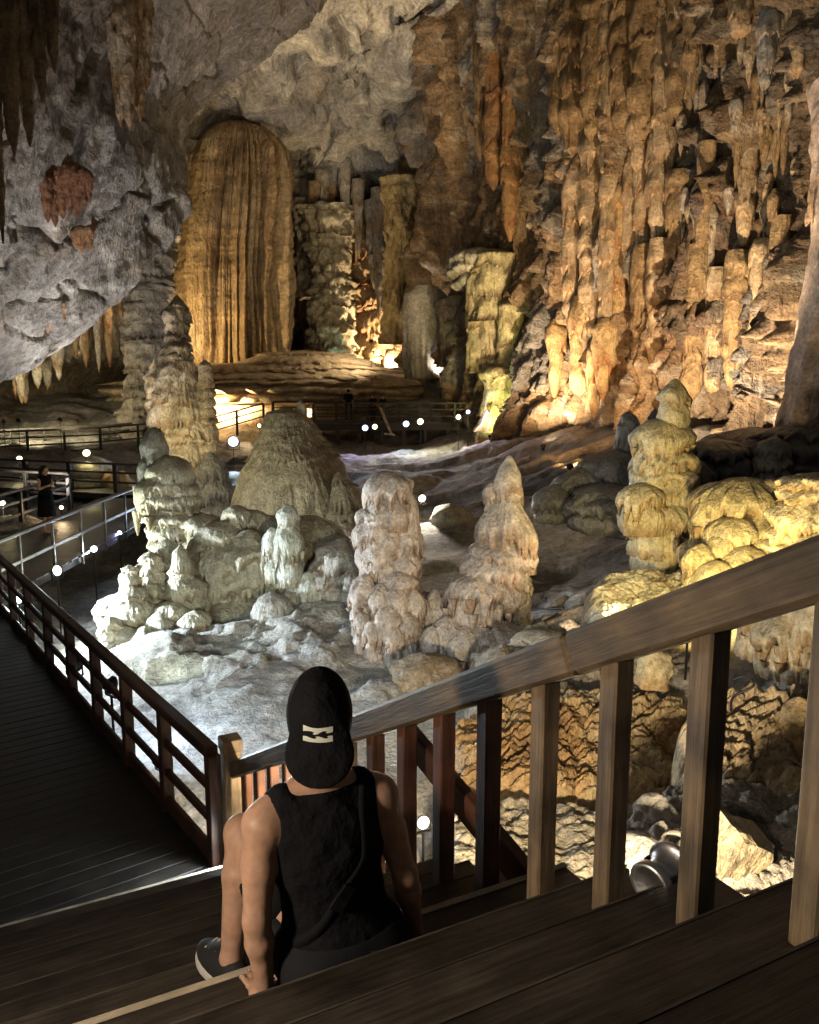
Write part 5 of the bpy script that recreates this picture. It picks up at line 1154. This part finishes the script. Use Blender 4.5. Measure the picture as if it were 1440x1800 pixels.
up_w = [(-26, 15.6), (-19, 12.5), (-10, 9.5), (0, 8.2), (12, 8.8), (26.5, 11), (26.5, 1.5), (20, -0.6), (15.5, -0.6), (13.5, 1), (16.5, 2.6), (10, 3.2), (4, 0.8), (-1, -1.8), (-6, -2.4), (-9.5, -1), (-6, 1.2), (-12, 3.8), (-20, 5), (-26, 5)]
lo_w = [(-26.5, -3), (-20, -4.2), (-14, -7), (-8, -9.2), (-4, -9), (-2, -7.4), (-5, -5.8), (1, -5.6), (7, -7.6), (12, -9.6), (17, -9.2), (18, -7.6), (15.5, -6), (21, -5), (26.2, -5.2), (26.2, -15), (14, -16.4), (1.5, -16.4), (-14, -14.4), (-26.5, -11)]
emblem(up_w); emblem(lo_w)
# cross-body strap with buckle
sp = [W(bt + 0.03, wc + 0.07, 0.635), W(bt - 0.07, wc + 0.045, 0.55), W(bt - 0.098, wc + 0.04, 0.42), W(bt - 0.10, wc - 0.03, 0.33), W(bt - 0.085, wc - 0.09, 0.25), W(bt - 0.04, wc - 0.15, 0.2), W(bt + 0.05, wc - 0.175, 0.17)]
P_ = cat_rom(np.array(sp), 50, 0); T = np.gradient(P_, axis=0); T /= np.linalg.norm(T, axis=1)[:, None]
Ct = W(bt + 0.035, wc, 0.38); Vt, Qt = None, None
tv = np.array([v.co for v in top.data.vertices]) + np.array(person.location); bt_ = BVHTree.FromPolygons([tuple(v) for v in tv], [tuple(p.vertices) for p in top.data.polygons])
ring = []
for i in range(50):
    loc, nn, ix, dd = bt_.find_nearest(Vector(P_[i])); nn = Vector(nn); cen = Vector(Ct); cen.z = loc.z
    if nn.dot(loc - cen) < 0: nn = -nn
    side = nn.cross(Vector(T[i])).normalized(); base_ = loc + nn * 0.001
    for a, b2 in ((-0.015, -0.003), (0.015, -0.003), (0.015, 0.0015), (-0.015, 0.0015)): ring.append(base_ + side * a + nn * b2)
mesh_np('shoulder_strap', np.array([tuple(v) for v in ring]), grid_quads(50, 4, True), M['strap'], person, None, False)
for i_ in (24, 27):
    c_ = P_[i_]; loc, nn, ix, dd = bt_.find_nearest(Vector(c_)); cen = Vector(Ct); cen.z = loc.z
    if nn.dot(loc - cen) < 0: nn = -nn
    p_ = loc + nn * 0.008; tt = Vector(T[i_])
    beam('strap_buckle', p_ - tt * 0.02, p_ + tt * 0.02, 0.044, 0.010, M['phone'], person, up=tuple(nn), bev=0.003)
bag = bmesh.new(); bmesh.ops.create_cube(bag, size=1); bmesh.ops.scale(bag, vec=(0.09, 0.20, 0.16), verts=bag.verts); bmesh.ops.bevel(bag, geom=bag.edges[:], offset=0.025, segments=3, affect='EDGES')
bm_obj('bag', bag, M['strap'], person, True, Vector(W(bt + 0.15, wc - 0.14, 0.21)) - person.location, (0, 0, math.atan2(UD[1], UD[0])))
# shoes
for sg in (-1, 1):
    hp, kn, an = KN[sg]; base_z = -0.17
    g0 = np.array([an[0], an[1], ST[2] + base_z]) 
    fd = UD * 0.97 - EW * 0.25 * (1 if sg < 0 else 0); fd /= np.linalg.norm(fd); rt = np.array([fd[1], -fd[0], 0]); Rs = np.stack([fd, rt, np.array([0, 0, 1.0])], 1)
    f = Field(g0 - 0.28, g0 + 0.30, 0.0055)
    f.ell(g0 + fd * -0.015 + np.array([0, 0, 0.06]), (0.062, 0.043, 0.055), 0.02, Rs); f.ell(g0 + fd * 0.09 + np.array([0, 0, 0.045]), (0.105, 0.05, 0.04), 0.03, Rs); f.ell(g0 + fd * 0.04 + np.array([0, 0, 0.065]), (0.075, 0.043, 0.045), 0.03, Rs)
    f.half(g0 + np.array([0, 0, 0.014]), (0, 0, -1)); f.ell(np.array([an[0], an[1], g0[2] + 0.125]), (0.04, 0.034, 0.04), 0, Rs, cut=True)
    sh = field_obj('shoe', f, M['canvas'], person, 1)
    f = Field(g0 - 0.28, g0 + 0.30, 0.0055)
    f.ell(g0 + fd * -0.015 + np.array([0, 0, 0.016]), (0.068, 0.047, 0.06), 0.02, Rs); f.ell(g0 + fd * 0.09 + np.array([0, 0, 0.016]), (0.112, 0.055, 0.06), 0.03, Rs)
    f.half(g0 + np.array([0, 0, 0.036]), (0, 0, 1)); f.half(g0 + np.array([0, 0, 0.002]), (0, 0, -1))
    field_obj('sole', f, M['rubber'], sh, 1)
    for i in range(4):
        c = g0 + fd * (0.055 + 0.022 * i) + np.array([0, 0, 0.104 - 0.007 * i])
        beam('lace', c - rt * 0.025 + [0, 0, -0.004], c + rt * 0.025 + fd * 0.012, 0.007, 0.005, M['rubber'], sh, bev=0.001)

# ---- standing visitors ------------------------------------------------------------
def visitor(label, pos, face, H=1.68, pose='stand', cloth='black_cloth', legs='denim', dress=False, hair_long=False, res=0.02):
    p0 = np.array(pos, float); t = thing('person', label, 'person', tuple(p0)); s = H / 1.7
    fw = np.array([math.sin(face), math.cos(face), 0]); rt = np.array([fw[1], -fw[0], 0]); Rl = np.stack([fw, rt, [0, 0, 1.0]], 1)
    def Q_(a, b, c): return p0 + s * (fw * a + rt * b) + np.array([0, 0, s * c])
    lean = 0.0
    def arms(f, e=0.0, half=False):
        for sg in (-1, 1):
            sh = Q_(0, sg * 0.18, 1.40)
            if pose == 'phone': el = Q_(0.03, sg * 0.24, 1.14); wr = Q_(0.24, sg * 0.07, 1.24)
            elif pose == 'lean': el = Q_(0.12, sg * 0.27, 1.16); wr = Q_(0.32, sg * 0.2, 1.05)
            else: el = Q_(-0.02, sg * 0.25, 1.12); wr = Q_(0.05, sg * 0.25, 0.87)
            if half: f.cone(sh, sh + (el - sh) * 0.7, 0.056 * s + e, 0.052 * s + e, 0.03); continue
            f.cone(sh, el, 0.046 * s, 0.038 * s, 0.03); f.cone(el, wr, 0.036 * s, 0.026 * s, 0.02)
            hd = wr + (wr - el) / np.linalg.norm(wr - el) * 0.05 * s; f.ell(hd, (0.05 * s, 0.03 * s, 0.04 * s), 0.02, Rl)
            for i in range(4): f.cone(hd + rt * (i - 1.5) * 0.018 * s, hd + rt * (i - 1.5) * 0.02 * s + (wr - el) * 0.3, 0.011 * s, 0.009 * s, 0.008)
            f.cone(hd, hd - rt * sg * 0.04 * s + fw * 0.03, 0.012 * s, 0.01 * s, 0.01)
    def torso(f, e=0.0):
        f.ell(Q_(0, 0, 0.95), (0.12 * s + e, 0.17 * s + e, 0.13 * s + e), 0.05, Rl); f.ell(Q_(0, 0, 1.1), (0.10 * s + e, 0.14 * s + e, 0.15 * s + e), 0.06, Rl); f.ell(Q_(0, 0, 1.29), (0.115 * s + e, 0.17 * s + e, 0.17 * s + e), 0.06, Rl)
        f.cone(Q_(0, -0.15, 1.41), Q_(0, 0.15, 1.41), 0.055 * s + e, 0.055 * s + e, 0.04)
    def legp(f, e=0.0):
        for sg in (-1, 1):
            f.cone(Q_(0, sg * 0.09, 0.90), Q_(0.02, sg * 0.10, 0.49), 0.082 * s + e, 0.056 * s + e, 0.03); f.cone(Q_(0.02, sg * 0.10, 0.49), Q_(-0.02, sg * 0.11, 0.09), 0.056 * s + e, 0.036 * s + e, 0.02)
    b = 0.55
    f = Field(p0 - np.array([b, b, 0.02]), p0 + np.array([b, b, 1.85 * s]), res)
    torso(f); legp(f); arms(f)
    for sg in (-1, 1): f.cone(Q_(-0.04, sg * 0.11, 0.04), Q_(0.14, sg * 0.13, 0.035), 0.042 * s, 0.036 * s, 0.02)
    f.cone(Q_(0, 0, 1.42), Q_(0.02, 0, 1.54), 0.058 * s, 0.052 * s, 0.03); f.ell(Q_(0.025, 0, 1.60), (0.095 * s, 0.075 * s, 0.11 * s), 0.02, Rl); f.ell(Q_(0.06, 0, 1.545), (0.055 * s, 0.05 * s, 0.055 * s), 0.02, Rl); f.cone(Q_(0.115, 0, 1.60), Q_(0.135, 0, 1.575), 0.010, 0.015, 0.01)
    field_obj('body', f, M['skin'], t, 1)
    f = Field(p0 - np.array([b, b, 0.02]), p0 + np.array([b, b, 1.85 * s]), res); torso(f, 0.02); arms(f, 0.01, True) if not dress else None
    if dress: f.cone(Q_(0, 0, 0.95), Q_(0, 0, 0.45), 0.175 * s, 0.225 * s, 0.05)
    f.half(Q_(0, 0, 0.42 if dress else 0.86), (0, 0, -1)); field_obj('dress' if dress else 'shirt', f, M[cloth], t, 1)
    if not dress:
        f = Field(p0 - np.array([b, b, 0.02]), p0 + np.array([b, b, 1.85 * s]), res); legp(f, 0.018); f.ell(Q_(0, 0, 0.93), (0.135 * s, 0.185 * s, 0.12 * s), 0.05, Rl); f.half(Q_(0, 0, 0.98), (0, 0, 1)); field_obj('trousers', f, M[legs], t, 1)
    f = Field(p0 - np.array([b, b, 0.02]), p0 + np.array([b, b, 1.85 * s]), res); f.ell(Q_(0.0, 0, 1.63), (0.105 * s, 0.092 * s, 0.105 * s), 0, Rl)
    if hair_long: f.cone(Q_(-0.06, 0, 1.6), Q_(-0.085, 0, 1.32), 0.085 * s, 0.07 * s, 0.03)
    f.ell(Q_(0.125, 0, 1.56), (0.08, 0.07, 0.09), 0, Rl, cut=True); field_obj('hair', f, M['hair'], t, 1)
    return t, Q_
pw, Qw = visitor('person in long black dress holding a phone on the straight walkway', (-9.15, 20.4, 0.0), 1.9, 1.68, 'phone', dress=True, hair_long=True, res=0.016)
wp = Qw(0.33, 0, 1.29); ph = thing('phone', 'small black phone held by the person in the black dress', 'phone', tuple(wp))
beam('case', wp - np.array([0, 0, 0.07]), wp + np.array([0, 0, 0.07]), 0.075, 0.010, M['phone'], ph, up=(math.sin(1.9), math.cos(1.9), 0), bev=0.003)
visitor('dark clad person standing upright on the far platform', (*atY(613, 742, 44.6)[:2], 1.65), 0.2, 1.72, 'stand')
visitor('person in dark clothes leaning over the platform rail beside the prop plank', (*atY(656, 742, 43.5)[:2], 1.65), 3.6, 1.45, 'lean')
visitor('shorter person bending forward next to the leaning one on the platform', (*atY(673, 742, 43.9)[:2], 1.65), 2.4, 1.42, 'lean')

# ================================================================== lamps: fixtures with their own light
_em = {}
def emat(c, s, r):
    k = (c, s, r)
    if k not in _em:
        m = emit('lamp_glow_%d' % len(_em), c, s); nt = m.node_tree; e = nt.nodes['Emission']
        tc = nt.nodes.new('ShaderNodeTexCoord'); mp = nt.nodes.new('ShaderNodeMapping'); mp.inputs['Scale'].default_value = (0, 1 / r, 1 / r); nt.links.new(tc.outputs['Object'], mp.inputs[0])
        ln = nt.nodes.new('ShaderNodeVectorMath'); ln.operation = 'LENGTH'; nt.links.new(mp.outputs[0], ln.inputs[0])
        cr = nt.nodes.new('ShaderNodeValToRGB'); els = cr.color_ramp.elements; els[0].position = 0.0; els[0].color = (1, 1, 1, 1); els[1].position = 1.0; els[1].color = (0.012, 0.012, 0.012, 1)
        for q_, v_ in ((0.55, 0.6), (0.75, 0.1), (0.88, 0.03)): el = els.new(q_); el.color = (v_, v_, v_, 1)
        nt.links.new(ln.outputs['Value'], cr.inputs[0])
        mu = nt.nodes.new('ShaderNodeMath'); mu.operation = 'MULTIPLY'; mu.inputs[1].default_value = s; nt.links.new(cr.outputs[0], mu.inputs[0]); nt.links.new(mu.outputs[0], e.inputs[1])
        _em[k] = m
    return _em[k]
def lathe(bm, pr, n=20):
    """pr: (r, x) profile turned round local x"""
    rings = []
    for r, x in pr:
        rings.append([bm.verts.new((x, r * math.cos(2 * math.pi * i / n), r * math.sin(2 * math.pi * i / n))) for i in range(n)])
    for a, b in zip(rings[:-1], rings[1:]):
        for i in range(n): bm.faces.new((a[i], a[(i + 1) % n], b[(i + 1) % n], b[i]))
    return rings
def lamp(label, pos, aim, color, watts, r=0.13, glow=40.0, cone=140, blend_=0.6, stake=None, housing='black_metal', lit=True, group=None, soft=0.1):
    pos = np.array(pos, float); aim = np.array(aim, float)
    if glow > 25: r = r * 0.72
    d = Vector(aim - pos).normalized()
    t = thing('flood_lamp', label, 'lamp', tuple(pos), group)
    rot = d.to_track_quat('X', 'Z').to_euler()
    bm = bmesh.new()
    lathe(bm, [(0.0, -1.35 * r), (0.45 * r, -1.35 * r), (0.62 * r, -1.0 * r), (0.75 * r, -0.5 * r), (1.0 * r, 0.0), (1.14 * r, 0.03 * r), (1.14 * r, 0.22 * r), (1.03 * r, 0.22 * r), (1.0 * r, 0.05 * r)])
    bm_obj('housing', bm, M[housing], t, True, (0, 0, 0), rot)
    bm = bmesh.new(); lathe(bm, [(0.0, 0.16 * r), (0.5 * r, 0.14 * r), (0.97 * r, 0.06 * r)]); bm_obj('lens', bm, emat(color, glow, round(r, 3)) if lit else M['glass'], t, True, (0, 0, 0), rot)
    # yoke and stake
    bm = bmesh.new(); n = 9
    side = d.cross(Vector((0, 0, 1))); side = side.normalized() if side.length > 0.01 else Vector((1, 0, 0))
    o = beam('bracket', pos + np.array(side) * r * 1.1 + [0, 0, -r * 1.5], pos - np.array(side) * r * 1.1 + [0, 0, -r * 1.5], 0.02 + r * 0.12, 0.01 + r * 0.08, M['black_metal'], t, bev=0.002)
    for s in (-1, 1): beam('bracket_arm', pos + np.array(side) * s * r * 1.16 + [0, 0, -r * 1.5], pos + np.array(side) * s * r * 1.16, 0.02 + r * 0.12, 0.008 + r * 0.06, M['black_metal'], t, up=tuple(side), bev=0.002)
    bm.free()
    if stake is not None: beam('stake', pos + [0, 0, -r * 1.5], (pos[0], pos[1], stake), 0.025, 0.025, M['black_metal'], t, up=(1, 0, 0), bev=0.002)
    if watts:
        ld = bpy.data.lights.new('lamp_light', 'SPOT'); ld.energy = watts * LIGHT_GAIN; ld.color = color; ld.spot_size = math.radians(cone); ld.spot_blend = blend_; ld.shadow_soft_size = soft
        lo_ = bpy.data.objects.new('lamp_light', ld); col.objects.link(lo_); lo_.parent = t; lo_.location = d * (r * 0.5); lo_.rotation_euler = d.to_track_quat('-Z', 'Y').to_euler()
    return t
def fz(p): return float(floor_z(p[0], p[1])[0])
def low_lamp(label, px, py, Y, aim, color, watts, **k):
    p = atY(px, py, Y); z = fz(p); p = np.array([p[0], p[1], z + 0.18]); k['r'] = 0.10
    return lamp(label, p, aim, color, watts, stake=z - 0.05, **k)
def ground_lamp(label, px, py, Y, aim, color, watts, **k):
    p = atY(px, py, Y); return lamp(label, p, aim, color, watts, stake=min(fz(p), p[2] - 0.05) - 0.1, **k)
CAMD = (0, 0, 3.0)
# lamps in view
ground_lamp('large white lamp glaring beside the straight walkway, second along its row', 100, 1003, 16.2, (-4.2, 14.6, 0.8), (0.88, 1.0, 0.86), 488, r=0.15, glow=60)
ground_lamp('white lamp beside the straight walkway next after the largest of the row', 165, 965, 18.3, (-2.2, 9.0, 0.6), WHITE, 108, r=0.11, glow=40)
ground_lamp('small bluish lamp beside the straight walkway in the middle of the row', 210, 937, 20.4, (-2.2, 9.0, 0.6), BLUE, 50, r=0.09, glow=40)
ground_lamp('white lamp beside the straight walkway close under the crooked stalagmite', 260, 907, 22.5, (-2.2, 9.0, 0.6), COOL, 160, r=0.15, glow=60)
ground_lamp('bluish white lamp seen between the posts of the near railing', 33, 1053, 14.2, (-0.8, 12.6, 0.3), (0.78, 0.9, 1.0), 1152, r=0.12, glow=40)
lamp('warm lamp fixed low on the near railing', onz(276, 1340, 0.28) + [0.02, 0.0, 0], (-1.2, 8.5, -0.7), NEUTRAL, 35, r=0.07, glow=60)
lamp('small glass lamp on the newel post at the stair foot', atY(417, 1487, 5.72), (-2.3, 4.6, 0.0), WHITE, 55, r=0.035, glow=80, cone=170)
ground_lamp('round lamp on a stake under the stair balusters', 744, 1446, 6.9, (1.6, 3.0, 0.6), NEUTRAL, 45, r=0.085, glow=60, cone=170)
ground_lamp('lamp on the dim floor between the two rosy stalagmites', 742, 876, 24.5, (1.8, 20, -0.5), NEUTRAL, 160, r=0.17, glow=40, cone=165)
ground_lamp('large blue white lamp between the cone stalagmite and the broken tower', 410, 776, 36, (-5.5, 28, 0), COOL, 450, r=0.32, glow=40, cone=165)
ground_lamp('violet lamp under the edge of the far platform', 642, 752, 41, (-1, 30, 0), BLUE, 122, r=0.22, glow=40, cone=165)
ground_lamp('warm lamp beside the violet one under the far platform', 659, 750, 41, (0, 30, 0), WARM, 80, r=0.19, glow=40, cone=165)
ground_lamp('cool white lamp under the platform railing', 714, 745, 41, (1, 30, 0), COOL, 175, r=0.22, glow=40, cone=165)
ground_lamp('yellow lamp next to the cool white one under the platform railing', 739, 741, 41, (3, 30, 0), YELLOW, 160, r=0.23, glow=40, cone=165)
ground_lamp('orange lamp by the foot of the far staircase', 806, 733, 40, (3.5, 30, 0.5), WARM, 130, r=0.18, glow=40, cone=165)
ground_lamp('small violet lamp on a pole by the far staircase', 823, 724, 40, (4.5, 30, 0.5), BLUE, 120, r=0.14, glow=40, cone=165)
ground_lamp('small warm lamp behind the railing at the platform steps', 456, 748, 43, (-8, 40, 1), WARM, 120, r=0.13, glow=40, cone=165)
ground_lamp('plain yellow lamp on the cave floor beyond the cross walkway', 34, 806, 31, (-12, 26, -0.5), YELLOW, 8, r=0.15, glow=40, cone=165)
ground_lamp('bright lamp on top of the greenish rock beyond the cross walkway', 152, 796, 29.2, (-9, 25, 0), YELLOW, 16, r=0.19, glow=40, cone=165)
ground_lamp('hazy lamp behind the dark knob of the crooked stalagmite', 256, 787, 24, (-6.6, 26.5, 2.0), YELLOW, 96, r=0.16, glow=40, cone=165)
ground_lamp('white lamp behind the dark railing near the person in the black dress', 4, 885, 22.5, (-9, 21, 0), YELLOW, 9, r=0.12, glow=40, cone=165)
ground_lamp('small warm lamp beside the person in the black dress', 108, 892, 22.3, (-9, 19, 0), WARM, 10, r=0.08, glow=40, cone=165)
ground_lamp('small lamp at the foot of the green far column', 600, 628, 60, (-6.0, 63, 8), GREEN, 15, r=0.16, glow=40, cone=120)
ground_lamp('small lamp beside the far stairway under the pale curtain', 716, 646, 50, (0.5, 49, 7), NEUTRAL, 420, r=0.15, glow=40, cone=140)
ground_lamp('tiny lamp on the far stairway', 774, 657, 48, (2.4, 50, 7), NEUTRAL, 160, r=0.10, glow=40, cone=150)
for px, py, nm in ((6, 741, 'small white floor lamp at the outer end of the row below the curtain wall'), (32, 739, 'small white floor lamp in the middle of the row below the curtain wall'), (105, 737, 'small white floor lamp below the curtain wall nearest the broken tower')):
    ground_lamp(nm, px, py, 38.5, (atY(px + 110, 640, 50)), (1.0, 0.84, 0.5), 300, r=0.12, glow=30, cone=130)
# floods tucked between the rocks that light the walls
AMB = (1.0, 0.74, 0.46)
low_lamp('orange flood at the foot of the ribbed wall', 1003, 800, 26, atY(1040, 520, 36), ORANGE, 617, glow=8, cone=110)
low_lamp('warm flood at the foot of the ribbed wall nearest the yellow column', 955, 780, 32, atY(930, 300, 38), AMB, 2520, glow=8, cone=120)
low_lamp('amber flood behind the dark bank below the ribbed wall', 1215, 790, 22, atY(1230, 300, 27), AMB, 3510, glow=8, cone=130)
low_lamp('amber flood behind the dark bank beside the pink column', 1338, 780, 22.6, atY(1415, 480, 20.5), (1.0, 0.8, 0.6), 500, glow=8, cone=150)
low_lamp('yellow green flood before the stump of the yellow column', 862, 752, 37.5, atY(890, 640, 40), (1.0, 0.97, 0.35), 385, glow=8, cone=130)
low_lamp('lime flood under the flowstone cascade', 822, 672, 44.5, atY(808, 600, 46.5), YGREEN, 350, glow=8, cone=120)
low_lamp('golden flood on the shelf before the giant column', 350, 668, 45.0, atY(440, 480, 52), (1.0, 0.72, 0.38), 7985, glow=8, cone=110)
low_lamp('golden flood below the shelf toward the far stairway', 545, 690, 47.5, atY(470, 500, 52), (1.0, 0.74, 0.42), 2218, glow=8, cone=110)
ground_lamp('orange flood under the rim of the flowstone shelf', 480, 744, 44.4, atY(480, 722, 48.5), (1.0, 0.66, 0.34), 13, r=0.12, glow=8, cone=165)
lamp('warm flood standing on the flowstone shelf toward the far stairway', (-2.2, 48.0, 6.1), (-6.0, 51.0, 4.9), (1.0, 0.78, 0.5), 286, r=0.1, glow=8, cone=160, stake=4.6)
lamp('golden flood standing on the shelf toward the broken tower', (-14.2, 47.6, 5.4), (-11.5, 52.5, 10.5), (1.0, 0.70, 0.34), 1500, r=0.12, glow=8, cone=130, stake=4.4)
lamp('dim flood behind the lumpy mound aimed at the cone stalagmite', (-5.4, 20.0, -0.3), (-3.6, 25.5, 1.2), (1.0, 0.94, 0.72), 260, r=0.1, glow=8, cone=110, stake=-1.0)
low_lamp('strong white flood in the back chamber aimed at the vault', 640, 640, 56, atY(600, 150, 56), NEUTRAL, 12600, glow=8, cone=130)
low_lamp('white flood behind the giant column aimed at the vault', 545, 640, 57, atY(570, 300, 64), (1.0, 0.9, 0.78), 1386, glow=8, cone=150)
low_lamp('warm flood at the back wall beside the ochre far column', 690, 632, 62, atY(640, 480, 68), WARM, 2352, glow=8, cone=140)
lamp('neutral flood below the straight walkway aimed up at the grey slab', (-11.2, 22.5, -0.6), (-11, 31, 14), (1.0, 0.92, 0.83), 2246, r=0.12, glow=8, cone=84, stake=-1.2)
lamp('pale flood beyond the cross walkway aimed at the slab above the tower', (-11.6, 32.5, -0.1), (-12.5, 37, 15), (1.0, 0.95, 0.92), 1620, r=0.12, glow=8, cone=120, stake=-0.6)
lamp('greenish flood outside the near railing aimed at the lumpy mound', (-4.4, 10.3, 0.1), (-3.3, 16, 0.4), (0.86, 1.0, 0.82), 136, r=0.10, glow=10, cone=80, stake=-0.9)
lamp('added cool flood outside the near railing brightening the white ground', (-3.4, 8.9, 0.35), (-1.8, 11.0, -0.7), COOL, 118, r=0.09, glow=10, cone=140, stake=-0.8)  # extra flood, put in to brighten the white ground
lamp('yellow flood among the rubble aimed at the golden mound', (3.45, 9.8, 1.12), (5.4, 14.2, 2.0), (1.0, 0.78, 0.28), 380, r=0.10, glow=10, cone=120, stake=-0.4)
lamp('added sandy flood hidden behind the stair stringer to brighten the rippled rimstone', SK(1.0, 0.5, -0.62), (2.1, 9.0, -0.1), (1.0, 0.82, 0.55), 887, r=0.07, glow=10, cone=150, stake=-0.7)  # added out of sight to lift the rimstone
lamp('warm lamp at the stair edge opposite the railing aimed at the seated person', SK(3.5, WL_ + 0.35, 0.95), SK(1.0, -0.4, 0.35), (1.0, 0.82, 0.62), 73, r=0.06, glow=20, cone=130, stake=float(SK(3.5)[2]), soft=0.12)
lamp('rosy flood on an added unseen tall pole beside the stairs aimed at the two rosy stalagmites', SK(-5, WL_ + 0.05, 3.0), (0.5, 13.4, 0.6), (0.9, 1.0, 0.92), 341, r=0.08, glow=10, cone=46, stake=float(SK(-4)[2]))  # pole added out of view so the light falls from above
lamp('amber flood under the handrail side aimed at the flank of the leaning stalagmite', (3.3, 11.6, 0.3), (1.5, 13.6, 0.8), (1.0, 0.72, 0.42), 254, r=0.09, glow=10, cone=110, stake=-0.4)
# polished steel lamp at the stair edge
sp_ = SK(3.22, 0.17); sp_[2] = SK(3)[2] + 0.155
aim_ = sp_ + np.array([0.9, 0.75, 0.12]) * 2
sl = lamp('polished steel floodlight standing on the stair edge behind the balusters', sp_, aim_, NEUTRAL, 36, r=0.066, glow=24, cone=150, housing='steel', soft=0.04)
qr = Vector(aim_ - sp_).to_track_quat('X', 'Z').to_euler()
bm = bmesh.new(); lathe(bm, [(0.0, -0.105), (0.05, -0.105), (0.058, -0.112), (0.066, -0.105), (0.066, -0.085), (0.05, -0.075), (0.046, -0.05)], 32)
bm_obj('rear_ring', bm, M['steel'], sl, True, (0, 0, 0), qr)
bm = bmesh.new(); lathe(bm, [(0.072, 0.0), (0.078, 0.05), (0.085, 0.075), (0.082, 0.078), (0.073, 0.05), (0.068, 0.0)], 32)
bm_obj('hood', bm, M['glass'], sl, True, (0, 0, 0), qr)
bm = bmesh.new(); lathe(bm, [(0.0, 0.0), (0.062, 0.0), (0.062, 0.012), (0.03, 0.018), (0.0, 0.018)], 28)
bm_obj('foot_disc', bm, M['steel'], sl, True, (0, 0, -0.154), (0, -math.pi / 2, 0))
tube('lamp_cable', 'short black cable curling from the steel floodlight over the tread', [sp_ + [-0.05, -0.02, -0.06], sp_ + [-0.09, 0.03, -0.11], sp_ + [-0.13, 0.0, -0.118], sp_ + [-0.10, -0.07, -0.118], sp_ + [-0.03, -0.08, -0.118]], 0.004, M['cable'], 'cable')
